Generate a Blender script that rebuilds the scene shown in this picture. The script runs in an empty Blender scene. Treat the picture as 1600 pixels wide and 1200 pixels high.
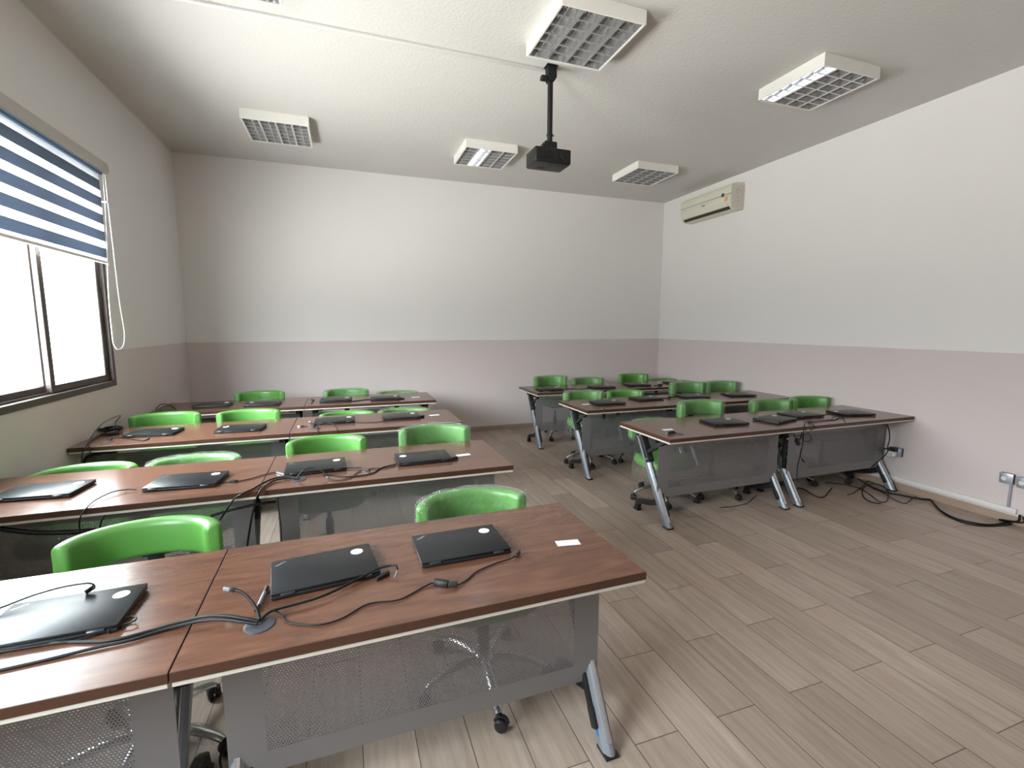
import bpy, bmesh, math, random
from mathutils import Vector, Matrix, noise
PI = math.pi
R = math.radians
scene = bpy.context.scene
COL = scene.collection
random.seed(7)

# ------------------------------------------------------------------ measurements (metres)
H = 3.612            # ceiling height
XL, XR = -1.849, 5.064
YB, YF = 6.818, -1.9
HP = 1.380           # height of the paint line
T = 0.745            # desk top height
DL, DW = 1.393, 0.690
SKY = 36.0
EXPOSURE = 0.95

CABLES = [
 ('thick black cable crossing the seam toward the glaring nearest laptop', [(-0.2644, 1.4101, 0.7570), (-0.2963, 1.4208, 0.7650), (-0.3571, 1.4480, 0.7710), (-0.4096, 1.4696, 0.7670), (-0.4678, 1.4808, 0.7570), (-0.5345, 1.4743, 0.7510), (-0.6318, 1.4629, 0.7490), (-0.7729, 1.5038, 0.7490), (-0.8636, 1.5011, 0.7490), (-0.9498, 1.4985, 0.7490)], 0.0042, []),
 ('second thick black cable bowing across the seam, nearest the table edge', [(-0.2664, 1.4017, 0.7550), (-0.3117, 1.4170, 0.7630), (-0.3639, 1.4413, 0.7650), (-0.4231, 1.4589, 0.7610), (-0.5008, 1.4624, 0.7530), (-0.5749, 1.4429, 0.7510), (-0.6488, 1.4364, 0.7510), (-0.7610, 1.4231, 0.7490), (-0.8773, 1.4127, 0.7490)], 0.004, []),
 ('short black lead standing up from the nearest grommet with pale plug tips', [(-0.2625, 1.4187, 0.7570), (-0.2765, 1.4522, 0.7750), (-0.3018, 1.4900, 0.7900), (-0.3249, 1.5178, 0.7970), (-0.3421, 1.5293, 0.8000)], 0.004, [('plug_body', 'black', (-0.3421, 1.5293, 0.8000), (-0.3601, 1.5357, 0.8020), 0.012, 0.01), ('plug_tip', 'silver', (-0.3560, 1.5325, 0.8030), (-0.3768, 1.5434, 0.8030), 0.011, 0.007)]),
 ('black cable along the front of the laptop beside the nearest grommet', [(-0.2602, 1.4148, 0.7570), (-0.2422, 1.4404, 0.7610), (-0.2104, 1.4558, 0.7590), (-0.1059, 1.4792, 0.7590), (-0.0017, 1.5405, 0.7610), (0.0718, 1.5813, 0.7670), (0.1101, 1.5829, 0.7710), (0.1306, 1.5719, 0.7730), (0.1354, 1.5586, 0.7650)], 0.0036, [('plug_body', 'black', (0.0646, 1.5403, 0.7510), (0.1084, 1.5689, 0.7530), 0.016, 0.011), ('plug_tip', 'silver', (0.1353, 1.5581, 0.7630), (0.1237, 1.5287, 0.7530), 0.007, 0.005)]),
 ('thin black charging cable with a fat adapter in front of the right nearest laptop', [(-0.2583, 1.4235, 0.7570), (-0.2422, 1.4404, 0.7610), (-0.2243, 1.4440, 0.7590), (-0.2120, 1.4363, 0.7510), (-0.1927, 1.3978, 0.7490), (-0.1656, 1.3760, 0.7490), (-0.1004, 1.3503, 0.7490), (-0.0407, 1.3607, 0.7490), (0.0324, 1.4089, 0.7490), (0.1171, 1.4008, 0.7490), (0.1689, 1.4236, 0.7490), (0.2026, 1.4469, 0.7490), (0.2440, 1.4576, 0.7530), (0.2744, 1.4393, 0.7550), (0.3062, 1.4197, 0.7530), (0.3297, 1.4293, 0.7500), (0.3537, 1.4478, 0.7490), (0.3950, 1.4860, 0.7490), (0.4747, 1.5191, 0.7490), (0.5257, 1.5268, 0.7510), (0.5568, 1.5382, 0.7550)], 0.0022, [('adapter', 'black', (0.2419, 1.4569, 0.7560), (0.2843, 1.4259, 0.7560), 0.022, 0.018), ('adapter_collar', 'hub', (0.2827, 1.4283, 0.7550), (0.3125, 1.4197, 0.7540), 0.017, 0.014), ('plug_body', 'black', (0.5552, 1.5336, 0.7550), (0.5790, 1.5575, 0.7570), 0.014, 0.011)]),
 ('thin black lead looped over the lid of the glaring nearest laptop', [(-1.0194, 1.6719, 0.7750), (-0.9716, 1.6872, 0.7790), (-0.9138, 1.7185, 0.7870), (-0.8519, 1.7339, 0.7930), (-0.7966, 1.7339, 0.7950), (-0.7762, 1.7342, 0.7910), (-0.7673, 1.7300, 0.7810), (-0.7762, 1.7266, 0.7740)], 0.0024, [('plug_body', 'black', (-0.7691, 1.7345, 0.7810), (-0.7867, 1.7171, 0.7730), 0.014, 0.009)]),
 ('thin lead looped at the corner of the glaring nearest laptop', [(-0.9142, 1.5009, 0.7490), (-0.7964, 1.4972, 0.7500), (-0.7124, 1.4907, 0.7510), (-0.6558, 1.5076, 0.7530), (-0.6239, 1.5200, 0.7550), (-0.5993, 1.5266, 0.7570), (-0.5969, 1.5413, 0.7570), (-0.6110, 1.5558, 0.7570), (-0.6245, 1.5509, 0.7570)], 0.0022, [('plug_body', 'black', (-0.6495, 1.5025, 0.7530), (-0.6297, 1.5236, 0.7540), 0.014, 0.01)]),
 ('cable sagging under the front edge of the window table, nearest row', [(-0.8480, 1.3150, 0.7120), (-0.7630, 1.3200, 0.7020), (-0.6720, 1.3250, 0.6890), (-0.5740, 1.3300, 0.6810), (-0.5220, 1.3500, 0.6630), (-0.5130, 1.3800, 0.6440)], 0.0045, []),
 ('thin cable dropping over the front edge from the bluish laptop, second row', [(-1.0435, 2.8370, 0.7530), (-1.0846, 2.8393, 0.7570), (-1.1353, 2.8115, 0.7590), (-1.1645, 2.7216, 0.7550), (-1.1652, 2.6438, 0.7490), (-1.1790, 2.6200, 0.7260), (-1.1920, 2.6220, 0.6900), (-1.1990, 2.6300, 0.6260), (-1.2170, 2.6600, 0.5360)], 0.0026, []),
 ('thin cable with a small box running to the table seam, second row', [(-0.6915, 2.8313, 0.7530), (-0.6519, 2.8411, 0.7490), (-0.6192, 2.8299, 0.7490), (-0.5791, 2.8272, 0.7490), (-0.5169, 2.8632, 0.7490), (-0.4692, 2.9066, 0.7490), (-0.4142, 2.9374, 0.7490), (-0.3779, 2.9123, 0.7490)], 0.0022, [('ferrite_box', 'black', (-0.6222, 2.8303, 0.7510), (-0.5821, 2.8276, 0.7510), 0.016, 0.012), ('plug_tip', 'silver', (-0.4062, 2.9280, 0.7510), (-0.3603, 2.8748, 0.7510), 0.009, 0.006)]),
 ('thick black cable curving left off the front edge, second row', [(-0.2772, 2.7614, 0.7550), (-0.3247, 2.7884, 0.7590), (-0.3799, 2.7957, 0.7590), (-0.4366, 2.7483, 0.7550), (-0.4836, 2.6598, 0.7510), (-0.5225, 2.6000, 0.7490), (-0.5650, 2.6180, 0.7180), (-0.6060, 2.6220, 0.6580), (-0.6400, 2.6600, 0.6070)], 0.0042, []),
 ('thick black cable falling down the table seam, second row', [(-0.2729, 2.7484, 0.7550), (-0.3292, 2.7698, 0.7580), (-0.3974, 2.7571, 0.7550), (-0.4337, 2.6632, 0.7510), (-0.4438, 2.5922, 0.7490), (-0.4680, 2.6160, 0.6930), (-0.4860, 2.6160, 0.6270), (-0.5080, 2.6200, 0.5260), (-0.5370, 2.6600, 0.3900)], 0.0042, []),
 ('looped black and silver lead arching over the second row grommet', [(-0.2839, 2.7637, 0.7550), (-0.2641, 2.7738, 0.7790), (-0.2375, 2.7780, 0.7970), (-0.1977, 2.7758, 0.8010), (-0.1639, 2.7538, 0.7930), (-0.1376, 2.7380, 0.7730), (-0.1248, 2.7270, 0.7530)], 0.0034, [('plug_tip', 'silver', (-0.1346, 2.7435, 0.7710), (-0.1248, 2.7217, 0.7510), 0.008, 0.006)]),
 ('short cable at the corner of the laptop by the second row grommet', [(-0.0273, 2.8819, 0.7530), (0.0228, 2.8647, 0.7530), (0.0622, 2.8511, 0.7530), (0.0894, 2.8088, 0.7510), (0.1020, 2.7724, 0.7490)], 0.0026, [('plug_body', 'black', (0.0618, 2.8413, 0.7520), (0.0993, 2.7890, 0.7520), 0.014, 0.01)]),
 ('black cable linking the two laptops at the aisle side, second row', [(0.2798, 2.8733, 0.7530), (0.2249, 2.8568, 0.7510), (0.1704, 2.8276, 0.7490), (0.1258, 2.7515, 0.7490), (0.0785, 2.7179, 0.7490), (0.0198, 2.7139, 0.7490), (-0.0311, 2.7195, 0.7490), (-0.0996, 2.7793, 0.7490), (-0.1510, 2.7970, 0.7490)], 0.003, []),
 ('short lead beside the linking cable, second row', [(0.0931, 2.8143, 0.7490), (0.1122, 2.8343, 0.7490), (0.1844, 2.8160, 0.7510), (0.2542, 2.8468, 0.7510)], 0.0022, []),
 ('thin lead curling forward of the linking cable, second row', [(-0.1251, 2.7282, 0.7490), (-0.0974, 2.6839, 0.7490), (-0.0477, 2.6668, 0.7490), (-0.0008, 2.6971, 0.7490), (0.0242, 2.7613, 0.7490), (0.0537, 2.8148, 0.7490)], 0.002, []),
 ('stubby plug lead at the aisle end laptop, second row', [(0.5782, 2.8591, 0.7530), (0.6195, 2.8601, 0.7530), (0.6440, 2.8591, 0.7510)], 0.003, [('plug_body', 'black', (0.5859, 2.8565, 0.7530), (0.6435, 2.8750, 0.7530), 0.024, 0.014)]),
 ('thick cable bundle sagging under the window table, second row', [(-1.6180, 2.6600, 0.7350), (-1.4940, 2.6600, 0.6840), (-1.3850, 2.6600, 0.6500), (-1.2710, 2.6600, 0.6330), (-1.1600, 2.6800, 0.6170), (-1.0490, 2.7200, 0.6000), (-0.8960, 2.7400, 0.5900)], 0.012, []),
 ('thin cable hanging in a bow under the window table, second row', [(-1.0900, 2.6600, 0.7050), (-1.1050, 2.6400, 0.6990), (-1.1230, 2.6400, 0.6570), (-1.1420, 2.6600, 0.5880), (-1.1670, 2.7000, 0.5090)], 0.003, []),
 ('sagging cables below the seam of the second row tables', [(-0.6880, 2.7000, 0.6180), (-0.5960, 2.6800, 0.6440), (-0.5070, 2.6800, 0.6570), (-0.4350, 2.7000, 0.6550), (-0.4010, 2.7800, 0.6280)], 0.007, []),
 ('hanging thin cord below the second row seam', [(-0.3760, 2.7000, 0.6750), (-0.3710, 2.6800, 0.6040), (-0.3660, 2.6800, 0.5250), (-0.3710, 2.7000, 0.4160)], 0.0024, []),
 ('tangled coil of black cable at the window end, third row', [(-1.7276, 4.5012, 0.7550), (-1.7192, 4.5380, 0.7785), (-1.7715, 4.5397, 0.7842), (-1.8006, 4.5286, 0.7678), (-1.8480, 4.5346, 0.7683), (-1.8711, 4.5037, 0.7843), (-1.8268, 4.4833, 0.7782), (-1.8065, 4.4694, 0.7555), (-1.7691, 4.4421, 0.7788), (-1.7348, 4.4672, 0.7841), (-1.7516, 4.4989, 0.7674), (-1.7395, 4.5230, 0.7687), (-1.7547, 4.5594, 0.7844), (-1.8016, 4.5437, 0.7779), (-1.8173, 4.5200, 0.7560), (-1.8597, 4.5077, 0.7791), (-1.8631, 4.4721, 0.7840), (-1.8104, 4.4700, 0.7669), (-1.7823, 4.4695, 0.7692), (-1.7323, 4.4592, 0.7845), (-1.7156, 4.4921, 0.7775), (-1.7541, 4.5139, 0.7565), (-1.7635, 4.5364, 0.7794), (-1.8001, 4.5640, 0.7838), (-1.8320, 4.5352, 0.7664), (-1.8259, 4.5068, 0.7696), (-1.8511, 4.4815, 0.7846), (-1.8332, 4.4476, 0.7772), (-1.7854, 4.4643, 0.7570), (-1.7627, 4.4779, 0.7797), (-1.7135, 4.4870, 0.7837), (-1.7169, 4.5219, 0.7660), (-1.7670, 4.5264, 0.7701), (-1.7915, 4.5387, 0.7847), (-1.8418, 4.5507, 0.7769), (-1.8533, 4.5152, 0.7575), (-1.8247, 4.4924, 0.7800), (-1.8265, 4.4633, 0.7835), (-1.7897, 4.4380, 0.7655), (-1.7583, 4.4690, 0.7705), (-1.7520, 4.4917, 0.7848), (-1.7171, 4.5169, 0.7765), (-1.7399, 4.5478, 0.7580), (-1.7876, 4.5330, 0.7803), (-1.8156, 4.5307, 0.7834), (-1.8677, 4.5237, 0.7650)], 0.0042, [('plug_body', 'black', (-1.7513, 4.3412, 0.7570), (-1.6902, 4.3936, 0.7610), 0.04, 0.028)]),
 ('thin cable arching up against the window wall, third row', [(-1.7890, 4.6042, 0.7650), (-1.8244, 4.7046, 0.7900), (-1.8380, 4.8305, 0.8250), (-1.6690, 4.1600, 0.8960), (-1.6940, 4.0800, 0.8570), (-1.7150, 4.0300, 0.8050), (-1.7140, 3.9920, 0.7550), (-1.7110, 3.9920, 0.7130), (-1.7190, 4.0200, 0.6650)], 0.0026, []),
 ('cable going over the front edge at the window end, third row', [(-1.7976, 4.3976, 0.7530), (-1.7967, 4.2956, 0.7510), (-1.7761, 4.1321, 0.7490), (-1.7370, 3.9920, 0.7430), (-1.7540, 3.9920, 0.7080), (-1.7700, 4.0000, 0.6430)], 0.003, []),
 ('pale edged lead looped in front of the coil, third row', [(-1.6645, 4.1747, 0.7490), (-1.6795, 4.2555, 0.7510), (-1.6202, 4.2439, 0.7490), (-1.4957, 4.1376, 0.7490), (-1.4256, 4.0929, 0.7490), (-1.4255, 4.1774, 0.7490), (-1.4686, 4.2469, 0.7490), (-1.5464, 4.2846, 0.7490), (-1.6208, 4.3011, 0.7510)], 0.003, []),
 ('dark cable bundle hanging under the window end, third row', [(-1.7810, 4.0500, 0.5930), (-1.7610, 4.0300, 0.6520), (-1.7140, 4.0300, 0.6850), (-1.6440, 4.0400, 0.6900), (-1.6040, 4.0800, 0.6810)], 0.01, []),
 ('short lead with a white tip lying on the third row seam', [(-0.4060, 4.2630, 0.7490), (-0.3705, 4.2509, 0.7490), (-0.3299, 4.2371, 0.7490)], 0.0026, [('plug_tip', 'white_plastic', (-0.4101, 4.2546, 0.7510), (-0.3899, 4.2477, 0.7510), 0.008, 0.008), ('plug_body', 'black', (-0.3899, 4.2477, 0.7510), (-0.3599, 4.2429, 0.7510), 0.012, 0.01)]),
 ('bent lead with a white tip by the third row grommet', [(-0.3228, 4.3616, 0.7570), (-0.2991, 4.3067, 0.7550), (-0.2801, 4.2373, 0.7510), (-0.2811, 4.1673, 0.7490)], 0.004, [('plug_tip', 'white_plastic', (-0.3305, 4.4027, 0.7580), (-0.3175, 4.3598, 0.7570), 0.008, 0.008)]),
 ('grey cable arching over the front edge, third row', [(-0.2492, 4.1274, 0.7550), (-0.2437, 4.1329, 0.7750), (-0.2071, 4.1009, 0.7950), (-0.1679, 4.1046, 0.7970), (-0.1226, 4.0485, 0.7890), (-0.0980, 3.9921, 0.7670), (-0.0890, 3.9900, 0.7400), (-0.0860, 3.9920, 0.7080), (-0.0840, 4.0200, 0.6380)], 0.003, []),
 ('cable hanging straight over the front edge, third row', [(-0.2475, 4.1894, 0.7530), (-0.2408, 4.0512, 0.7490), (-0.2380, 3.9900, 0.7410), (-0.2400, 3.9950, 0.6980), (-0.2390, 4.0200, 0.6500)], 0.003, []),
 ('thin straight cable between the aisle side laptops, third row', [(0.0385, 4.2794, 0.7490), (0.1548, 4.2398, 0.7490), (0.2350, 4.2271, 0.7490), (0.2913, 4.2523, 0.7490)], 0.0024, []),
 ('small plug at the aisle end laptop, third row', [(0.6196, 4.3386, 0.7530), (0.6366, 4.3340, 0.7540), (0.6557, 4.3428, 0.7530)], 0.003, [('plug_body', 'black', (0.6196, 4.3386, 0.7530), (0.6618, 4.3441, 0.7530), 0.022, 0.014)]),
 ('black cable loop at the window end of the rear row', [(-1.8380, 5.6269, 0.7490), (-1.8380, 5.6948, 0.7650), (-1.8163, 5.7052, 0.7810), (-1.7545, 5.6843, 0.7810), (-1.6793, 5.5937, 0.7650), (-1.6328, 5.5049, 0.7510)], 0.0036, []),
 ('smaller black cable loop inside the bigger one, rear row', [(-1.7877, 5.5692, 0.7490), (-1.8030, 5.6924, 0.7590), (-1.7438, 5.6806, 0.7610), (-1.6511, 5.5498, 0.7510)], 0.003, []),
 ('thin kinked lead just past the seam, rear row', [(-0.4035, 5.8035, 0.7490), (-0.3660, 5.7412, 0.7490), (-0.3791, 5.6252, 0.7490), (-0.3757, 5.4637, 0.7490)], 0.003, []),
 ('black cable between the aisle side laptops, rear row', [(0.0313, 5.5103, 0.7490), (0.1069, 5.5328, 0.7490), (0.1778, 5.5825, 0.7490), (0.2550, 5.5814, 0.7490)], 0.004, []),
 ('small plug at the aisle end laptop, rear row', [(0.5730, 5.5248, 0.7490), (0.5926, 5.5046, 0.7510), (0.6150, 5.5106, 0.7490)], 0.0034, [('plug_body', 'black', (0.5730, 5.5248, 0.7490), (0.6150, 5.5106, 0.7490), 0.02, 0.012)]),
 ('short cord with pale tip sprouting from the grommet at the aisle end', [(2.3500, 3.0082, 0.7570), (2.3891, 3.0357, 0.7610), (2.4222, 3.0309, 0.7570), (2.4308, 3.0107, 0.7530)], 0.005, [('plug_tip', 'silver', (2.3480, 3.0133, 0.7550), (2.3709, 3.0193, 0.7530), 0.012, 0.01), ('plug_body', 'black', (2.3739, 3.0236, 0.7570), (2.4300, 3.0331, 0.7570), 0.02, 0.016)]),
 ('black cable laid over two laptops toward the wall, right front row', [(3.8097, 2.9834, 0.7570), (3.9883, 3.0641, 0.7650), (4.1480, 3.1071, 0.7710), (4.3068, 3.1208, 0.7710), (4.3987, 3.0888, 0.7650)], 0.0034, []),
 ('pale tipped cable coiled between the wall side laptops, right front row', [(3.8296, 2.9869, 0.7550), (4.0159, 3.0042, 0.7510), (4.1530, 2.9988, 0.7490), (4.2862, 3.0485, 0.7490), (4.3098, 3.0843, 0.7530), (4.2039, 3.0551, 0.7530)], 0.003, [('plug_tip', 'silver', (4.1720, 3.0130, 0.7510), (4.2855, 3.0542, 0.7510), 0.012, 0.01)]),
 ('thin lead bent toward the front edge, right front row', [(4.3281, 3.0668, 0.7490), (4.2417, 2.9686, 0.7490), (4.1383, 2.8830, 0.7490)], 0.002, []),
 ('cable falling down the seam to the floor, right front row', [(3.7717, 2.9772, 0.7550), (3.6852, 2.9130, 0.7510), (3.6160, 2.8620, 0.7440), (3.6230, 2.8660, 0.6490), (3.6560, 2.9000, 0.5260), (3.6930, 2.9500, 0.3950), (3.7520, 3.0000, 0.2570), (3.8270, 3.0500, 0.1920)], 0.003, []),
 ('looped thin cable hanging below the seam, right front row', [(3.8022, 2.9771, 0.7530), (3.7780, 2.9093, 0.7510), (3.7500, 2.8620, 0.7350), (3.7170, 2.8700, 0.7130), (3.7120, 2.9000, 0.6960), (3.7980, 2.9400, 0.6470), (3.8360, 2.9600, 0.5990), (3.7830, 2.9600, 0.5860), (3.7230, 2.9500, 0.6160), (3.6980, 2.9400, 0.6660)], 0.0024, []),
 ('pale grey lead sagging below the seam, right front row', [(3.4260, 2.9300, 0.6990), (3.4740, 2.9200, 0.6810), (3.5630, 2.9200, 0.6630), (3.6510, 2.9200, 0.6620), (3.7530, 2.9300, 0.6640)], 0.0026, []),
 ('plug hung on a short black lead below the seam, right front row', [(3.6120, 2.9500, 0.6750), (3.6140, 2.9300, 0.6400), (3.6400, 2.9300, 0.5990), (3.6730, 2.9300, 0.6360), (3.7090, 2.9500, 0.6740)], 0.0034, [('plug_body', 'black', (3.6160, 2.9250, 0.6300), (3.6510, 2.9250, 0.5770), 0.034, 0.026)]),
 ('cord with a small jack dangling before the panel, right front row', [(3.7200, 2.9400, 0.6640), (3.7150, 2.9400, 0.5680), (3.7050, 2.9500, 0.4920), (3.7380, 2.9600, 0.4400), (3.7770, 2.9700, 0.4040)], 0.0022, [('plug_body', 'black', (3.7530, 2.9650, 0.4250), (3.7870, 2.9650, 0.3990), 0.014, 0.012)]),
 ('thick black cord curving down beside the end panel, right front row', [(4.7630, 2.9300, 0.6740), (4.7810, 2.9200, 0.6250), (4.8020, 2.9200, 0.5440), (4.7870, 2.9200, 0.4650), (4.8100, 2.9300, 0.4110), (4.7550, 2.9400, 0.3510), (4.7040, 2.9700, 0.2850), (4.7510, 3.0300, 0.2180)], 0.0042, []),
 ('thick black cable bundle snaking over the floor to the trunking end', [(4.8410, 3.2000, 0.0590), (4.8673, 3.0887, 0.0120), (4.8315, 2.9466, 0.0120), (4.8919, 2.8160, 0.0120), (4.9496, 2.6912, 0.0120), (5.0037, 2.6555, 0.0120), (4.9140, 2.5707, 0.0120), (4.7934, 2.4567, 0.0120), (4.7156, 2.3244, 0.0120), (4.7386, 2.2077, 0.0120), (4.8385, 2.1338, 0.0120), (5.0300, 2.1290, 0.0120), (5.0300, 2.1747, 0.0120), (4.9900, 2.0550, 0.0500), (5.0350, 2.0600, 0.0950)], 0.0085, []),
 ('thinner black cable curving alongside the floor bundle to the trunking end', [(4.8694, 2.5358, 0.0070), (4.7279, 2.3750, 0.0070), (4.6887, 2.2239, 0.0070), (4.7979, 2.1341, 0.0070), (5.0171, 2.0971, 0.0070), (5.0300, 2.1508, 0.0070), (5.0100, 2.0300, 0.0500), (5.0360, 2.0450, 0.0900)], 0.005, []),
 ('loose loop of black cord on the floor under the wall side table', [(4.5726, 3.3314, 0.0060), (4.7004, 3.2251, 0.0060), (4.7261, 3.1159, 0.0060), (4.6474, 2.9537, 0.0060), (4.5351, 2.8002, 0.0060), (4.5848, 2.7664, 0.0060), (4.7475, 2.8474, 0.0060), (4.9238, 2.9701, 0.0060), (5.0237, 3.0932, 0.0060), (4.9664, 3.1539, 0.0060), (4.7362, 3.0733, 0.0060), (4.5252, 2.9242, 0.0060), (4.4519, 2.8123, 0.0060), (4.4906, 2.7495, 0.0060)], 0.0036, []),
 ('thin cord on the floor bowing toward the aisle before the bundle', [(4.8857, 3.0638, 0.0050), (4.8150, 2.9355, 0.0050), (4.7363, 2.8017, 0.0050), (4.6969, 2.6973, 0.0050), (4.7584, 2.6925, 0.0050), (4.9299, 2.7522, 0.0050), (5.0017, 2.7624, 0.0050)], 0.0028, []),
 ('cord crossing the floor below the right front panel', [(4.1634, 3.3130, 0.0050), (4.1850, 3.2472, 0.0050), (4.1293, 3.1355, 0.0050), (4.1189, 3.0497, 0.0050), (4.1802, 3.0461, 0.0050), (4.3530, 3.1322, 0.0050), (4.4883, 3.2009, 0.0050)], 0.0036, []),
 ('small black cord ends on the floor under the wall side table', [(4.4334, 3.0095, 0.0060), (4.5144, 3.0179, 0.0060), (4.6512, 3.0642, 0.0060), (4.8646, 3.1481, 0.0060), (5.0300, 3.2245, 0.0060), (5.0300, 3.1703, 0.0060)], 0.003, []),
 ('thin cord lying on the floor under the aisle side panel', [(3.0553, 3.1552, 0.0040), (3.1469, 3.1393, 0.0040), (3.2790, 3.1413, 0.0040), (3.3701, 3.1585, 0.0040), (3.5045, 3.2299, 0.0040), (3.6064, 3.2827, 0.0040)], 0.0026, []),
 ('black cable between the laptops near the seam, right middle row', [(3.5034, 4.6418, 0.7490), (3.5293, 4.5802, 0.7490), (3.6048, 4.6076, 0.7490), (3.7747, 4.6590, 0.7490), (3.8844, 4.6778, 0.7490)], 0.0036, [('plug_body', 'black', (3.5340, 4.5512, 0.7530), (3.6086, 4.5893, 0.7530), 0.03, 0.02)]),
 ('black cable between the aisle side laptops, right rear row', [(2.7655, 5.7066, 0.7490), (2.8476, 5.6791, 0.7490), (2.9310, 5.6170, 0.7490), (3.0687, 5.6396, 0.7490), (3.1676, 5.6767, 0.7490)], 0.0036, []),
 ('plug and lead by the third laptop, right rear row', [(4.1213, 5.6158, 0.7490), (4.2138, 5.6234, 0.7490), (4.3134, 5.6683, 0.7490)], 0.0036, [('plug_body', 'black', (4.1537, 5.5717, 0.7530), (4.2518, 5.6159, 0.7530), 0.04, 0.024)]),
 ('black plug hanging under the front edge at the aisle end, right middle row', [(2.4830, 4.2000, 0.7560), (2.4750, 4.1900, 0.6840), (2.4790, 4.2000, 0.6290)], 0.004, [('plug_body', 'black', (2.4790, 4.1900, 0.6980), (2.4730, 4.1900, 0.6440), 0.034, 0.026)]),
 ('dark cord hanging behind the nearest panel edge', [(-0.4240, 1.6200, 0.2290), (-0.4310, 1.6000, 0.2200), (-0.4320, 1.5800, 0.2050), (-0.4290, 1.5800, 0.1670)], 0.0035, []),
]

# ------------------------------------------------------------------ node helpers
def new_mat(name):
    m = bpy.data.materials.new(name)
    m.use_nodes = True
    nt = m.node_tree
    bsdf = nt.nodes['Principled BSDF']
    return m, nt, bsdf

def N(nt, typ, **kw):
    n = nt.nodes.new(typ)
    for k, v in kw.items():
        setattr(n, k, v)
    return n

def val(nt, sock, v):
    if isinstance(v, bpy.types.NodeSocket):
        nt.links.new(v, sock)
    else:
        sock.default_value = v

def M(nt, op, a, b=0.0, c=None, clamp=False):
    n = N(nt, 'ShaderNodeMath', operation=op)
    n.use_clamp = clamp
    val(nt, n.inputs[0], a)
    val(nt, n.inputs[1], b)
    if c is not None:
        val(nt, n.inputs[2], c)
    return n.outputs[0]

def srgb(r, g, b):
    f = lambda c: (c / 255 / 12.92) if c / 255 <= 0.04045 else ((c / 255 + 0.055) / 1.055) ** 2.4
    return (f(r), f(g), f(b), 1.0)

def mixc(nt, fac, a, b, blend='MIX'):
    n = N(nt, 'ShaderNodeMix', data_type='RGBA', blend_type=blend)
    val(nt, n.inputs[0], fac)
    val(nt, n.inputs[6], a)
    val(nt, n.inputs[7], b)
    return n.outputs[2]

def ramp(nt, fac, stops):
    n = N(nt, 'ShaderNodeValToRGB')
    e = n.color_ramp.elements
    e[0].position, e[0].color = stops[0]
    e[1].position, e[1].color = stops[-1]
    for p, c in stops[1:-1]:
        x = e.new(p)
        x.color = c
    nt.links.new(fac, n.inputs[0])
    return n.outputs[0]

def coords(nt, kind='Object', scale=(1, 1, 1), loc=(0, 0, 0)):
    tc = N(nt, 'ShaderNodeTexCoord')
    mp = N(nt, 'ShaderNodeMapping')
    mp.inputs['Scale'].default_value = scale
    mp.inputs['Location'].default_value = loc
    nt.links.new(tc.outputs[kind], mp.inputs[0])
    return mp.outputs[0]

def noise_tex(nt, vec, scale, detail=4, rough=0.55, dist=0.0):
    n = N(nt, 'ShaderNodeTexNoise')
    nt.links.new(vec, n.inputs['Vector'])
    n.inputs['Scale'].default_value = scale
    n.inputs['Detail'].default_value = detail
    n.inputs['Roughness'].default_value = rough
    n.inputs['Distortion'].default_value = dist
    return n.outputs['Fac']

def bump(nt, bsdf, h, strength, dist=0.01):
    b = N(nt, 'ShaderNodeBump')
    b.inputs['Strength'].default_value = strength
    b.inputs['Distance'].default_value = dist
    nt.links.new(h, b.inputs['Height'])
    nt.links.new(b.outputs[0], bsdf.inputs['Normal'])

def plain(name, col, rough=0.5, metal=0.0, spec=0.5, noise_amt=0.0, coat=0.0):
    m, nt, b = new_mat(name)
    if noise_amt:
        f = noise_tex(nt, coords(nt), 9.0, 3)
        c2 = tuple(c * (1 - noise_amt) for c in col[:3]) + (1,)
        nt.links.new(mixc(nt, f, col, c2), b.inputs['Base Color'])
    else:
        b.inputs['Base Color'].default_value = col
    b.inputs['Roughness'].default_value = rough
    b.inputs['Metallic'].default_value = metal
    b.inputs['Specular IOR Level'].default_value = spec
    b.inputs['Coat Weight'].default_value = coat
    return m

MAT = {}

# wall paint: white above the line, beige below it
def wall_mat(name, upper, lower):
    m, nt, b = new_mat(name)
    geo = N(nt, 'ShaderNodeNewGeometry')
    sep = N(nt, 'ShaderNodeSeparateXYZ')
    nt.links.new(geo.outputs['Position'], sep.inputs[0])
    wob = noise_tex(nt, geo.outputs['Position'], 6.0, 2)
    z = M(nt, 'ADD', sep.outputs['Z'], M(nt, 'MULTIPLY', M(nt, 'SUBTRACT', wob, 0.5), 0.006))
    fac = M(nt, 'GREATER_THAN', z, HP)
    cloud = noise_tex(nt, geo.outputs['Position'], 1.3, 3)
    up = mixc(nt, cloud, upper, tuple(c * 0.96 for c in upper[:3]) + (1,))
    lo = mixc(nt, cloud, lower, tuple(c * 0.95 for c in lower[:3]) + (1,))
    nt.links.new(mixc(nt, fac, lo, up), b.inputs['Base Color'])
    b.inputs['Roughness'].default_value = 0.55
    b.inputs['Specular IOR Level'].default_value = 0.3
    fine = noise_tex(nt, geo.outputs['Position'], 60.0, 3)
    bump(nt, b, fine, 0.08, 0.004)
    return m
MAT['wall'] = wall_mat('painted_wall', srgb(228, 225, 224), srgb(210, 199, 198))

m, nt, b = new_mat('ceiling_stipple')
geo = N(nt, 'ShaderNodeNewGeometry')
f1 = noise_tex(nt, geo.outputs['Position'], 55.0, 3, 0.6)
f2 = noise_tex(nt, geo.outputs['Position'], 1.1, 2)
nt.links.new(mixc(nt, f2, srgb(209, 206, 203), srgb(202, 199, 196)), b.inputs['Base Color'])
b.inputs['Roughness'].default_value = 0.8
b.inputs['Specular IOR Level'].default_value = 0.15
bump(nt, b, f1, 0.4, 0.008)
MAT['ceiling'] = m

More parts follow.
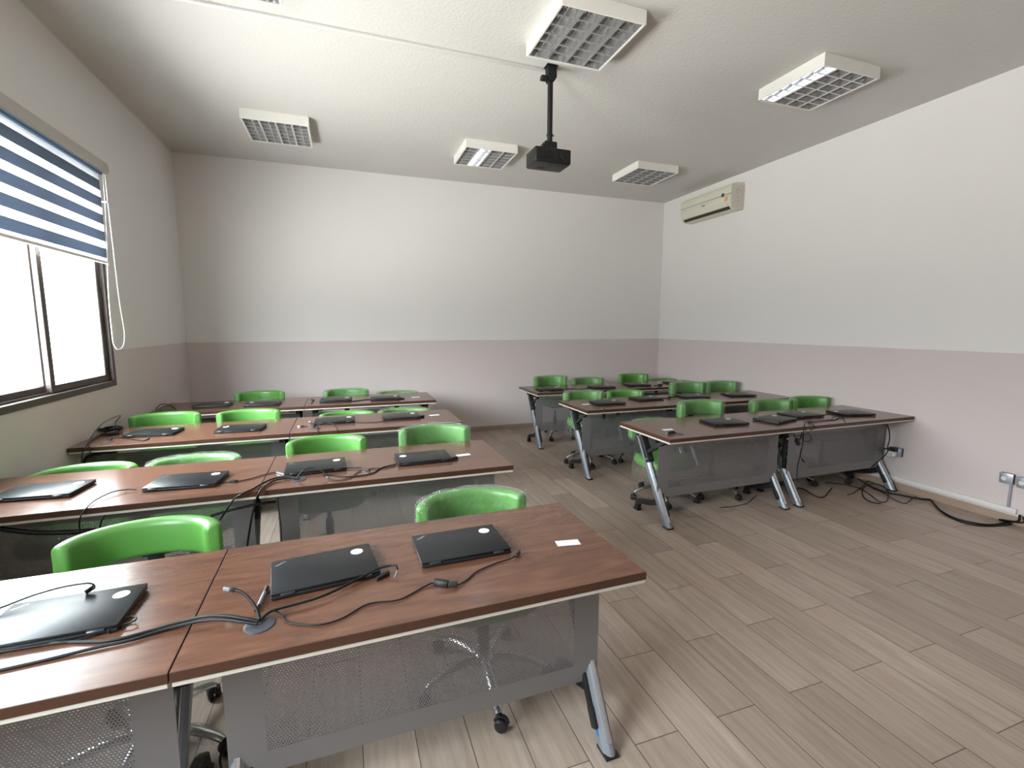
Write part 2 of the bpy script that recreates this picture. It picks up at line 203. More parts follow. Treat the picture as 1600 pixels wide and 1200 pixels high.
# wood-look floor tiles: strips along y, staggered by half a tile
def floor_mat(name):
    m, nt, b = new_mat(name)
    geo = N(nt, 'ShaderNodeNewGeometry')
    sep = N(nt, 'ShaderNodeSeparateXYZ')
    nt.links.new(geo.outputs['Position'], sep.inputs[0])
    W, L = 0.1966, 0.85
    u = M(nt, 'DIVIDE', M(nt, 'SUBTRACT', sep.outputs['X'], 0.984 - 30 * W), W)
    su = M(nt, 'FLOOR', u)
    fu = M(nt, 'FRACT', u)
    v = M(nt, 'DIVIDE', M(nt, 'ADD', M(nt, 'SUBTRACT', sep.outputs['Y'], 1.37 - 10 * L),
                          M(nt, 'MULTIPLY', M(nt, 'MODULO', su, 2.0), 0.5 * L)), L)
    sv = M(nt, 'FLOOR', v)
    fv = M(nt, 'FRACT', v)
    du = M(nt, 'MULTIPLY', M(nt, 'MINIMUM', fu, M(nt, 'SUBTRACT', 1.0, fu)), W)
    dv = M(nt, 'MULTIPLY', M(nt, 'MINIMUM', fv, M(nt, 'SUBTRACT', 1.0, fv)), L)
    grout = M(nt, 'LESS_THAN', M(nt, 'MINIMUM', du, dv), 0.0019)
    cmb = N(nt, 'ShaderNodeCombineXYZ')
    nt.links.new(su, cmb.inputs[0])
    nt.links.new(sv, cmb.inputs[1])
    wn = N(nt, 'ShaderNodeTexWhiteNoise', noise_dimensions='2D')
    nt.links.new(cmb.outputs[0], wn.inputs['Vector'])
    rnd = wn.outputs['Value']
    off = N(nt, 'ShaderNodeVectorMath', operation='ADD')
    nt.links.new(geo.outputs['Position'], off.inputs[0])
    sc = N(nt, 'ShaderNodeVectorMath', operation='SCALE')
    nt.links.new(wn.outputs['Color'], sc.inputs[0])
    sc.inputs['Scale'].default_value = 17.0
    nt.links.new(sc.outputs[0], off.inputs[1])
    mp = N(nt, 'ShaderNodeMapping')
    mp.inputs['Scale'].default_value = (22.0, 1.6, 1.0)
    nt.links.new(off.outputs[0], mp.inputs[0])
    g1 = noise_tex(nt, mp.outputs[0], 1.6, 6, 0.62, 0.4)
    mp2 = N(nt, 'ShaderNodeMapping')
    mp2.inputs['Scale'].default_value = (4.0, 1.0, 1.0)
    nt.links.new(off.outputs[0], mp2.inputs[0])
    g2 = noise_tex(nt, mp2.outputs[0], 2.0, 3)
    base = ramp(nt, g1, [(0.28, srgb(146, 128, 118)), (0.5, srgb(169, 153, 143)), (0.72, srgb(187, 173, 164))])
    warm = mixc(nt, M(nt, 'MULTIPLY', g2, 0.75), base, srgb(158, 140, 124))
    tone = ramp(nt, rnd, [(0.0, (0.84, 0.82, 0.80, 1)), (1.0, (1.10, 1.09, 1.08, 1))])
    col = mixc(nt, 1.0, warm, tone, 'MULTIPLY')
    nt.links.new(mixc(nt, grout, col, srgb(86, 74, 64)), b.inputs['Base Color'])
    rr = M(nt, 'ADD', M(nt, 'MULTIPLY', g1, 0.15), 0.36)
    nt.links.new(rr, b.inputs['Roughness'])
    b.inputs['Specular IOR Level'].default_value = 0.35
    h = M(nt, 'SUBTRACT', M(nt, 'MULTIPLY', g1, 0.12), grout)
    bump(nt, b, h, 0.25, 0.002)
    return m
MAT['floor'] = floor_mat('wood_look_tile')

m, nt, b = new_mat('skirting_tile')
g1 = noise_tex(nt, coords(nt, 'Object', (1.5, 1.5, 18)), 2.0, 4)
nt.links.new(mixc(nt, g1, srgb(150, 128, 112), srgb(172, 150, 134)), b.inputs['Base Color'])
b.inputs['Roughness'].default_value = 0.45
MAT['skirting'] = m

# walnut laminate, grain along the long side of each table
def wood_mat(name):
    m, nt, b = new_mat(name)
    tc = N(nt, 'ShaderNodeTexCoord')
    oi = N(nt, 'ShaderNodeObjectInfo')
    add = N(nt, 'ShaderNodeVectorMath', operation='ADD')
    cmb = N(nt, 'ShaderNodeCombineXYZ')
    rs = M(nt, 'MULTIPLY', oi.outputs['Random'], 37.0)
    nt.links.new(rs, cmb.inputs[0])
    nt.links.new(rs, cmb.inputs[1])
    nt.links.new(tc.outputs['Object'], add.inputs[0])
    nt.links.new(cmb.outputs[0], add.inputs[1])
    mp = N(nt, 'ShaderNodeMapping')
    mp.inputs['Scale'].default_value = (1.7, 8.5, 1.0)
    nt.links.new(add.outputs[0], mp.inputs[0])
    g = noise_tex(nt, mp.outputs[0], 1.5, 6, 0.6, 1.6)
    mp2 = N(nt, 'ShaderNodeMapping')
    mp2.inputs['Scale'].default_value = (6.0, 90.0, 1.0)
    nt.links.new(add.outputs[0], mp2.inputs[0])
    fine = noise_tex(nt, mp2.outputs[0], 2.0, 3, 0.6)
    mp3 = N(nt, 'ShaderNodeMapping')
    mp3.inputs['Scale'].default_value = (2.5, 3.5, 1.0)
    nt.links.new(add.outputs[0], mp3.inputs[0])
    vor = N(nt, 'ShaderNodeTexVoronoi')
    vor.inputs['Scale'].default_value = 1.6
    nt.links.new(mp3.outputs[0], vor.inputs['Vector'])
    knot = M(nt, 'SUBTRACT', 1.0, M(nt, 'MULTIPLY', vor.outputs['Distance'], 4.5), clamp=True)
    gg = M(nt, 'ADD', M(nt, 'MULTIPLY', g, 0.8), M(nt, 'MULTIPLY', fine, 0.2))
    gg = M(nt, 'ADD', gg, M(nt, 'MULTIPLY', knot, 0.14))
    col = ramp(nt, gg, [(0.28, srgb(76, 49, 38)), (0.46, srgb(94, 62, 48)), (0.6, srgb(105, 71, 55)), (0.8, srgb(126, 89, 70))])
    nt.links.new(col, b.inputs['Base Color'])
    b.inputs['Roughness'].default_value = 0.2
    b.inputs['Specular IOR Level'].default_value = 0.9
    bump(nt, b, fine, 0.03, 0.001)
    return m
MAT['wood'] = wood_mat('walnut_laminate')
MAT['wood_edge'] = plain('walnut_edge_band', srgb(70, 42, 29), 0.4, noise_amt=0.1)
MAT['under'] = plain('cream_underlay', srgb(198, 192, 180), 0.5, noise_amt=0.04)

# perforated silver-grey steel sheet: hexagonal rows of round holes, plain border
def perforated(name, half_w, half_h):
    m, nt, b = new_mat(name)
    b.inputs['Base Color'].default_value = srgb(126, 124, 126)
    b.inputs['Metallic'].default_value = 0.4
    b.inputs['Roughness'].default_value = 0.42
    tc = N(nt, 'ShaderNodeTexCoord')
    sep = N(nt, 'ShaderNodeSeparateXYZ')
    nt.links.new(tc.outputs['Object'], sep.inputs[0])
    p = 0.0092
    rowh = p * 0.866
    vz = M(nt, 'DIVIDE', M(nt, 'ADD', sep.outputs['Z'], 2.0), rowh)
    row = M(nt, 'FLOOR', vz)
    fz = M(nt, 'MULTIPLY', M(nt, 'SUBTRACT', M(nt, 'FRACT', vz), 0.5), rowh)
    ux = M(nt, 'ADD', M(nt, 'DIVIDE', M(nt, 'ADD', sep.outputs['X'], 2.0), p), M(nt, 'MULTIPLY', M(nt, 'MODULO', row, 2.0), 0.5))
    fx = M(nt, 'MULTIPLY', M(nt, 'SUBTRACT', M(nt, 'FRACT', ux), 0.5), p)
    d = M(nt, 'SQRT', M(nt, 'ADD', M(nt, 'MULTIPLY', fx, fx), M(nt, 'MULTIPLY', fz, fz)))
    hole = M(nt, 'LESS_THAN', d, 0.0026)
    inx = M(nt, 'LESS_THAN', M(nt, 'ABSOLUTE', sep.outputs['X']), half_w - 0.105)
    lo = M(nt, 'GREATER_THAN', sep.outputs['Z'], -half_h + 0.075)
    hi = M(nt, 'LESS_THAN', sep.outputs['Z'], half_h - 0.03)
    fac = M(nt, 'MULTIPLY', M(nt, 'MULTIPLY', hole, inx), M(nt, 'MULTIPLY', lo, hi))
    tr = N(nt, 'ShaderNodeBsdfTransparent')
    mx = N(nt, 'ShaderNodeMixShader')
    nt.links.new(fac, mx.inputs[0])
    nt.links.new(b.outputs[0], mx.inputs[1])
    nt.links.new(tr.outputs[0], mx.inputs[2])
    nt.links.new(mx.outputs[0], nt.nodes['Material Output'].inputs['Surface'])
    return m
PW, PZ0, PZ1 = 1.275, 0.205, 0.640
MAT['perf'] = perforated('perforated_steel', PW / 2, (PZ1 - PZ0) / 2)
MAT['silver'] = plain('silver_aluminium', srgb(138, 142, 149), 0.42, 0.5)
MAT['groove'] = plain('brushed_groove', srgb(205, 206, 208), 0.22, 0.9)
MAT['black'] = plain('black_plastic', srgb(24, 24, 26), 0.42)
MAT['black_matte'] = plain('black_powder_coat', srgb(30, 29, 32), 0.55)
MAT['bolt'] = plain('zinc_bolt', srgb(190, 190, 190), 0.25, 0.9)
MAT['blue_film'] = plain('blue_protective_film', srgb(48, 116, 170), 0.4)
MAT['dark_grey'] = plain('grommet_grey', srgb(62, 64, 70), 0.4)
MAT['chrome'] = plain('chrome', srgb(212, 212, 214), 0.24, 0.95)
MAT['cable'] = plain('black_cable', srgb(15, 14, 15), 0.5, spec=0.3)
MAT['white_plastic'] = plain('white_plastic', srgb(232, 230, 226), 0.4)
MAT['trunking'] = plain('white_trunking', srgb(216, 213, 211), 0.45)
MAT['paper'] = plain('white_card', srgb(238, 240, 246), 0.6)
MAT['ink'] = plain('grey_ink', srgb(130, 146, 176), 0.6)
MAT['logo'] = plain('silver_logo', srgb(190, 192, 196), 0.35, 0.3)
MAT['logo_red'] = plain('red_dot', srgb(190, 30, 30), 0.4)

# green leatherette
m, nt, b = new_mat('green_leatherette')
cr = coords(nt)
f = noise_tex(nt, cr, 4.0, 2)
nt.links.new(mixc(nt, f, srgb(86, 144, 64), srgb(79, 135, 58)), b.inputs['Base Color'])
b.inputs['Roughness'].default_value = 0.40
b.inputs['Specular IOR Level'].default_value = 0.75
leather = N(nt, 'ShaderNodeTexVoronoi')
leather.inputs['Scale'].default_value = 420
nt.links.new(cr, leather.inputs['Vector'])
bump(nt, b, leather.outputs['Distance'], 0.06, 0.002)
MAT['green'] = m

# clear crumpled wrapping film: mostly see-through, milky along its creases
m, nt, b = new_mat('clear_wrap')
cr = coords(nt)
w1 = noise_tex(nt, cr, 24.0, 4, 0.6, 2.5)
w2 = noise_tex(nt, cr, 9.0, 3, 0.6, 3.0)
b.inputs['Base Color'].default_value = (0.88, 0.92, 0.9, 1)
b.inputs['Roughness'].default_value = 0.12
b.inputs['Specular IOR Level'].default_value = 1.0
bump(nt, b, M(nt, 'ADD', w1, w2), 1.0, 0.035)
lw = N(nt, 'ShaderNodeLayerWeight')
lw.inputs['Blend'].default_value = 0.35
def ridge(f, k):
    return M(nt, 'SUBTRACT', 1.0, M(nt, 'MULTIPLY', M(nt, 'ABSOLUTE', M(nt, 'SUBTRACT', f, 0.5)), k), clamp=True)
crease = M(nt, 'MAXIMUM', ridge(w1, 22.0), ridge(w2, 30.0))
tr = N(nt, 'ShaderNodeBsdfTransparent')
tr.inputs[0].default_value = (0.985, 0.995, 0.985, 1)
gl = N(nt, 'ShaderNodeBsdfGlossy')
gl.inputs['Roughness'].default_value = 0.10
bp = [n for n in nt.nodes if n.type == 'BUMP'][0]
nt.links.new(bp.outputs[0], gl.inputs['Normal'])
shine = M(nt, 'ADD', M(nt, 'MULTIPLY', M(nt, 'POWER', lw.outputs['Facing'], 2.0), 0.28), 0.04, clamp=True)
m1 = N(nt, 'ShaderNodeMixShader')
nt.links.new(shine, m1.inputs[0])
nt.links.new(tr.outputs[0], m1.inputs[1])
nt.links.new(gl.outputs[0], m1.inputs[2])
mx = N(nt, 'ShaderNodeMixShader')
nt.links.new(M(nt, 'ADD', M(nt, 'MULTIPLY', crease, 0.13), 0.008), mx.inputs[0])
nt.links.new(m1.outputs[0], mx.inputs[1])
nt.links.new(b.outputs[0], mx.inputs[2])
nt.links.new(mx.outputs[0], nt.nodes['Material Output'].inputs['Surface'])
MAT['wrap'] = m

# laptop lid
m, nt, b = new_mat('laptop_black')
f = noise_tex(nt, coords(nt), 14.0, 3)
nt.links.new(mixc(nt, f, srgb(26, 27, 31), srgb(21, 22, 25)), b.inputs['Base Color'])
b.inputs['Roughness'].default_value = 0.36
b.inputs['Specular IOR Level'].default_value = 0.40
MAT['lid'] = m
MAT['laptop_base'] = plain('laptop_base_black', srgb(18, 18, 20), 0.5)
MAT['laptop_rim'] = plain('laptop_rim', srgb(44, 45, 49), 0.35, 0.2)

# window parts
MAT['frame'] = plain('brown_aluminium', srgb(80, 69, 65), 0.5, 0.2)
MAT['frame_light'] = plain('pale_interlock', srgb(198, 200, 204), 0.5)
m, nt, b = new_mat('window_glass')
lw = N(nt, 'ShaderNodeLayerWeight')
lw.inputs['Blend'].default_value = 0.5
fres = M(nt, 'ADD', M(nt, 'MULTIPLY', M(nt, 'POWER', lw.outputs['Facing'], 5.0), 0.7), 0.02)
tr = N(nt, 'ShaderNodeBsdfTransparent')
tr.inputs[0].default_value = (0.95, 0.98, 0.97, 1)
gl = N(nt, 'ShaderNodeBsdfGlossy')
gl.inputs['Roughness'].default_value = 0.02
mx = N(nt, 'ShaderNodeMixShader')
nt.links.new(fres, mx.inputs[0])
nt.links.new(tr.outputs[0], mx.inputs[1])
nt.links.new(gl.outputs[0], mx.inputs[2])
nt.links.new(mx.outputs[0], nt.nodes['Material Output'].inputs['Surface'])
MAT['glass'] = m

def fabric(name, col, trans, clear):
    m, nt, b = new_mat(name)
    nt.nodes.remove(b)
    weave = N(nt, 'ShaderNodeTexWave', bands_direction='Z')
    weave.inputs['Scale'].default_value = 120
    nt.links.new(coords(nt), weave.inputs['Vector'])
    c = mixc(nt, M(nt, 'MULTIPLY', weave.outputs['Fac'], 0.15), col, tuple(x * 0.7 for x in col[:3]) + (1,))
    d = N(nt, 'ShaderNodeBsdfDiffuse')
    t = N(nt, 'ShaderNodeBsdfTranslucent')
    nt.links.new(c, d.inputs[0])
    nt.links.new(c, t.inputs[0])
    a = N(nt, 'ShaderNodeMixShader')
    a.inputs[0].default_value = trans
    nt.links.new(d.outputs[0], a.inputs[1])
    nt.links.new(t.outputs[0], a.inputs[2])
    tp = N(nt, 'ShaderNodeBsdfTransparent')
    x = N(nt, 'ShaderNodeMixShader')
    x.inputs[0].default_value = clear
    nt.links.new(a.outputs[0], x.inputs[1])
    nt.links.new(tp.outputs[0], x.inputs[2])
    nt.links.new(x.outputs[0], nt.nodes['Material Output'].inputs['Surface'])
    return m
MAT['band_dark'] = fabric('slate_blue_band', srgb(118, 130, 149), 0.24, 0.016)
MAT['band_sheer'] = fabric('sheer_band', srgb(238, 240, 244), 0.6, 0.42)
MAT['cassette'] = plain('grey_cassette', srgb(186, 182, 176), 0.4)
MAT['cassette_blue'] = plain('blue_fabric_roll', srgb(66, 98, 134), 0.6)
MAT['pale_blue'] = plain('pale_blue_lip', srgb(150, 178, 208), 0.4)
MAT['chain'] = plain('white_bead_chain', srgb(236, 236, 236), 0.4)

# ceiling lights
MAT['housing'] = plain('white_enamel', srgb(226, 224, 218), 0.4)
MAT['louvre'] = plain('polished_louvre', srgb(222, 222, 224), 0.2, 0.8)
MAT['tube_off'] = plain('frosted_tube', srgb(230, 230, 228), 0.3)
m, nt, b = new_mat('tube_lit')
b.inputs['Emission Color'].default_value = (0.86, 0.93, 1.0, 1)
b.inputs['Emission Strength'].default_value = 7.0
MAT['tube_on'] = m

MAT['ac'] = plain('ivory_plastic', srgb(212, 208, 194), 0.42, noise_amt=0.03)
MAT['ac_side'] = plain('ivory_side', srgb(200, 194, 182), 0.45)
MAT['ac_dark'] = plain('slot_brown', srgb(58, 46, 34), 0.6)
MAT['ac_green'] = plain('dark_green_label', srgb(58, 66, 48), 0.5)
MAT['ac_orange'] = plain('orange_label', srgb(222, 168, 110), 0.5)
MAT['socket'] = plain('socket_steel', srgb(170, 176, 188), 0.32, 0.6)
MAT['socket_back'] = plain('socket_box', srgb(40, 44, 60), 0.5)
MAT['conduit_grey'] = plain('grey_conduit', srgb(150, 150, 158), 0.45)
MAT['proj_black'] = plain('projector_black', srgb(13, 13, 14), 0.5)
MAT['proj_under'] = plain('projector_underside', srgb(48, 46, 48), 0.5)
MAT['lens'] = plain('lens_glass', srgb(12, 12, 18), 0.08)
MAT['hub'] = plain('usb_hub_dark', srgb(38, 38, 42), 0.4)
MAT['ground'] = plain('pale_paving', srgb(205, 200, 192), 0.8, noise_amt=0.06)

# ------------------------------------------------------------------ mesh helpers
def link_mesh(name, bm, mats, parent=None, loc=None, sharp=35, smooth=True):
    if not isinstance(mats, (list, tuple)):
        mats = [mats]
    bm.normal_update()
    if smooth:
        for f in bm.faces:
            f.smooth = True
        for e in bm.edges:
            if len(e.link_faces) == 2:
                e.smooth = e.calc_face_angle(0.0) < R(sharp)
    me = bpy.data.meshes.new(name)
    bm.to_mesh(me)
    bm.free()
    for mm in mats:
        me.materials.append(mm)
    o = bpy.data.objects.new(name, me)
    COL.objects.link(o)
    if parent is not None:
        o.parent = parent
    if loc is not None:
        o.location = loc
    return o

def BM():
    return bmesh.new()

def box(bm, x0, x1, y0, y1, z0, z1, bev=0.0, mi=0, seg=2, rot=None):
    vs = [bm.verts.new((x, y, z)) for x in (x0, x1) for y in (y0, y1) for z in (z0, z1)]
    idx = [(0, 1, 3, 2), (4, 6, 7, 5), (0, 4, 5, 1), (2, 3, 7, 6), (0, 2, 6, 4), (1, 5, 7, 3)]
    fs = []
    for q in idx:
        f = bm.faces.new([vs[i] for i in q])
        f.material_index = mi
        fs.append(f)
    if bev > 0:
        es = list({e for f in fs for e in f.edges})
        r = bmesh.ops.bevel(bm, geom=es, offset=bev, segments=seg, affect='EDGES', profile=0.5)
        for f in r['faces']:
            f.material_index = mi
        vs = list({v for v in r['verts']} | {v for v in vs if v.is_valid})
    if rot is not None:
        bmesh.ops.transform(bm, matrix=rot, verts=[v for v in vs if v.is_valid])
    return vs

def obox(bm, a, b, w, t, bev=0.0, mi=0, up=Vector((1, 0, 0))):
    """bar from a to b; w across 'up', t the other way"""
    a, b = Vector(a), Vector(b)
    d = (b - a)
    L = d.length
    z = d.normalized()
    x = (up - z * up.dot(z)).normalized()
    y = z.cross(x)
    mt = Matrix((x, y, z)).transposed().to_4x4()
    mt.translation = a
    box(bm, -w / 2, w / 2, -t / 2, t / 2, 0, L, bev, mi, 2, mt)

def smooth_path(pts, n=8):
    P = [Vector(p) for p in pts]
    if len(P) < 3:
        return P
    out = []
    for i in range(len(P) - 1):
        p0 = P[i - 1] if i else P[0] * 2 - P[1]
        p1, p2 = P[i], P[i + 1]
        p3 = P[i + 2] if i + 2 < len(P) else P[-1] * 2 - P[-2]
        for k in range(n):
            t = k / n
            out.append(0.5 * ((2 * p1) + (p2 - p0) * t + (2 * p0 - 5 * p1 + 4 * p2 - p3) * t * t
                              + (3 * p1 - p0 - 3 * p2 + p3) * t ** 3))
    out.append(P[-1])
    return out

def tube(bm, pts, r, seg=8, mi=0, smooth=True, n=8, caps=True, squash=1.0):
    P = smooth_path(pts, n) if smooth else [Vector(p) for p in pts]
    Q = [P[0]]
    for p in P[1:]:
        if (p - Q[-1]).length > 1e-5:
            Q.append(p)
    P = Q
    rr = r if callable(r) else (lambda t: r)
    rings = []
    nrm = None
    for i, p in enumerate(P):
        d = (P[min(i + 1, len(P) - 1)] - P[max(i - 1, 0)]).normalized()
        if nrm is None:
            ref = Vector((0, 0, 1)) if abs(d.z) < 0.9 else Vector((1, 0, 0))
            nrm = (ref - d * ref.dot(d)).normalized()
        else:
            nrm = (nrm - d * nrm.dot(d))
            nrm = nrm.normalized() if nrm.length > 1e-6 else Vector((1, 0, 0))
        bi = d.cross(nrm)
        rad = rr(i / max(1, len(P) - 1))
        rings.append([bm.verts.new(p + (nrm * math.cos(a) * squash + bi * math.sin(a)) * rad)
                      for a in [2 * PI * k / seg for k in range(seg)]])
    for A, B in zip(rings, rings[1:]):
        for k in range(seg):
            f = bm.faces.new((A[k], A[(k + 1) % seg], B[(k + 1) % seg], B[k]))
            f.material_index = mi
    if caps:
        f = bm.faces.new(list(reversed(rings[0]))); f.material_index = mi
        f = bm.faces.new(rings[-1]); f.material_index = mi

def lathe(bm, prof, seg=24, mi=0, axis='Z', center=(0, 0, 0)):
    c = Vector(center)
    rings = []
    for r, z in prof:
        ring = []
        for k in range(seg):
            a = 2 * PI * k / seg
            if axis == 'Z':
                v = Vector((r * math.cos(a), r * math.sin(a), z))
            elif axis == 'X':
                v = Vector((z, r * math.cos(a), r * math.sin(a)))
            else:
                v = Vector((r * math.sin(a), z, r * math.cos(a)))
            ring.append(bm.verts.new(c + v))
        rings.append(ring)
    for A, B in zip(rings, rings[1:]):
        for k in range(seg):
            f = bm.faces.new((A[k], A[(k + 1) % seg], B[(k + 1) % seg], B[k]))
            f.material_index = mi
    f = bm.faces.new(list(reversed(rings[0]))); f.material_index = mi
    f = bm.faces.new(rings[-1]); f.material_index = mi

def prism(bm, poly, y0, y1, axis='Y', mi=0):
    """extrude a closed polygon (a,b): axis Y -> (x,z), axis X -> (y,z)"""
    def mk(p, t):
        if axis == 'Y':
            return bm.verts.new((p[0], t, p[1]))
        if axis == 'X':
            return bm.verts.new((t, p[0], p[1]))
        return bm.verts.new((p[0], p[1], t))
    A = [mk(p, y0) for p in poly]
    B = [mk(p, y1) for p in poly]
    n = len(poly)
    fs = [bm.faces.new(A), bm.faces.new(list(reversed(B)))]
    for i in range(n):
        fs.append(bm.faces.new((A[i], B[i], B[(i + 1) % n], A[(i + 1) % n])))
    for f in fs:
        f.material_index = mi
    bmesh.ops.recalc_face_normals(bm, faces=fs)

def text_mesh(name, body, size, mat, parent, loc, rot, depth=0.0002):
    cu = bpy.data.curves.new(name, 'FONT')
    cu.body = body
    cu.size = size
    cu.extrude = depth
    cu.align_x = 'CENTER'
    cu.align_y = 'CENTER'
    cu.resolution_u = 3
    tmp = bpy.data.objects.new(name + '_tmp', cu)
    COL.objects.link(tmp)
    dg = bpy.context.evaluated_depsgraph_get()
    dg.update()
    me = bpy.data.meshes.new_from_object(tmp.evaluated_get(dg))
    me.name = name
    bpy.data.objects.remove(tmp)
    bpy.data.curves.remove(cu)
    me.materials.clear()
    me.materials.append(mat)
    o = bpy.data.objects.new(name, me)
    COL.objects.link(o)
    o.parent = parent
    o.location = loc
    o.rotation_euler = rot
    return o

def tag(o, label, cat, group=None):
    o['label'] = label
    o['category'] = cat
    if group:
        o['group'] = group
    return o

def empty(name, loc=(0, 0, 0), rz=0.0):
    o = bpy.data.objects.new(name, None)
    COL.objects.link(o)
    o.empty_display_size = 0.1
    o.location = loc
    o.rotation_euler = (0, 0, rz)
    return o

def struct(name, bm, mats, sharp=35, parent=None):
    o = link_mesh(name, bm, mats, parent, sharp=sharp)
    if parent is None:
        o['kind'] = 'structure'
    return o

KIDS = {}
def register(root):
    """remember the parts of a finished prototype so it can be copied"""
    allo = [o for o in COL.objects]
    KIDS[root.name] = [(c, [g for g in allo if g.parent == c]) for c in allo if c.parent == root]

def dup(root, loc, rz, skip=()):
    r = root.copy()
    COL.objects.link(r)
    r.location = loc
    r.rotation_euler = (0, 0, rz)
    made = {}
    for c, gs in KIDS[root.name]:
        base = c.name.split('.')[0]
        if base in skip:
            continue
        k = c.copy()
        COL.objects.link(k)
        k.parent = r
        made.setdefault(base, []).append(k)
        for g in gs:
            q = g.copy()
            COL.objects.link(q)
            q.parent = k
    return r, made

# ------------------------------------------------------------------ the room
def solid(name, x0, x1, y0, y1, z0, z1, mat):
    bm = BM()
    box(bm, x0, x1, y0, y1, z0, z1)
    return struct(name, bm, mat)

solid('floor', XL - 0.25, XR + 0.2, YF - 0.2, YB + 0.2, -0.12, 0.0, MAT['floor'])
solid('ceiling', XL - 0.25, XR + 0.2, YF - 0.2, YB + 0.2, H, H + 0.15, MAT['ceiling'])
solid('wall_back', XL - 0.25, XR + 0.2, YB, YB + 0.2, 0, H, MAT['wall'])
solid('wall_right', XR, XR + 0.2, YF, YB, 0, H, MAT['wall'])
solid('wall_front', XL - 0.25, XR + 0.2, YF - 0.2, YF, 0, H, MAT['wall'])

WIN = [(2.38, 4.846, 1.085, 2.725), (-0.15, 1.15, 1.085, 2.76)]      # y0, y1, z0, z1 of the two openings
bm = BM()
xw = XL - 0.24
ys = [YF, WIN[1][0], WIN[1][1], WIN[0][0], WIN[0][1], YB]
for i in range(5):
    if i in (1, 3):
        w = WIN[1] if i == 1 else WIN[0]
        box(bm, xw, XL, ys[i], ys[i + 1], 0, w[2])
        box(bm, xw, XL, ys[i], ys[i + 1], w[3], H)
    else:
        box(bm, xw, XL, ys[i], ys[i + 1], 0, H)
struct('wall_left', bm, MAT['wall'])

def make_window(idx, y0, y1, z0, z1, nsash):
    bm = BM()
    xi, xo = XL + 0.006, XL - 0.11
    t = 0.045
    for a, b_, c, d in ((y0, y1, z0, z0 + t), (y0, y1, z1 - t, z1), (y0, y0 + t, z0 + t, z1 - t), (y1 - t, y1, z0 + t, z1 - t)):
        box(bm, xo, xi, a, b_, c, d, 0.002, seg=1)
    # sill track ribs
    box(bm, xo + 0.036, xo + 0.040, y0 + t, y1 - t, z0 + t, z0 + t + 0.018)
    box(bm, xo + 0.072, xo + 0.076, y0 + t, y1 - t, z0 + t, z0 + t + 0.014)
    win = struct('window_%d' % idx, bm, MAT['frame'])
    iy0, iy1 = y0 + t, y1 - t
    sw = (iy1 - iy0 + 0.05 * (nsash - 1)) / nsash
    for k in range(nsash):
        a = iy0 + k * (sw - 0.05)
        b_ = a + sw
        xs = xo + (0.018 if k % 2 else 0.056)
        xe = xs + 0.030
        bm = BM()
        s = 0.052
        zb, zt = z0 + t + 0.004, z1 - t - 0.004
        box(bm, xs, xe, a, b_, zb, zb + 0.05, 0.002, seg=1)
        box(bm, xs, xe, a, b_, zt - 0.05, zt, 0.002, seg=1)
        box(bm, xs, xe, a, a + s, zb + 0.05, zt - 0.05, 0.002, seg=1)
        box(bm, xs, xe, b_ - s, b_, zb + 0.05, zt - 0.05, 0.002, seg=1)
        if k % 2 == 0:
            pass
        sash = link_mesh('sash', bm, MAT['frame'], win)
        bm = BM()
        box(bm, (xs + xe) / 2 - 0.003, (xs + xe) / 2 + 0.003, a + s - 0.004, b_ - s + 0.004, zb + 0.046, zt - 0.046)
        link_mesh('pane', bm, MAT['glass'], sash)
        if k % 2 == 0 and k < nsash:
            bm = BM()
            box(bm, xs - 0.004, xe + 0.001, b_ - s - 0.022, b_ - s, zb + 0.05, zt - 0.05, 0.002, seg=1)
            link_mesh('interlock', bm, MAT['frame_light'], sash)
    return win
make_window(1, *WIN[0], 3)
make_window(2, *WIN[1], 2)

# skirting
def skirting(name, x0, x1, y0, y1):
    bm = BM()
    box(bm, x0, x1, y0, y1, 0, 0.067, 0.0015, seg=1)
    struct(name, bm, MAT['skirting'])
skirting('baseboard_back', XL, XR, YB - 0.011, YB)
skirting('baseboard_right', XR - 0.011, XR, YF, YB - 0.011)
skirting('baseboard_left', XL, XL + 0.011, YF, YB - 0.011)

# white trunking along the right wall
bm = BM()
box(bm, XR - 0.024, XR, 2.09, YB - 0.012, 0.088, 0.130, 0.003)
box(bm, XR - 0.0255, XR - 0.0235, 2.09, YB - 0.012, 0.124, 0.126)
tag(link_mesh('wall_trunking', bm, MAT['trunking']), 'long white plastic trunking low along the right wall', 'trunking')

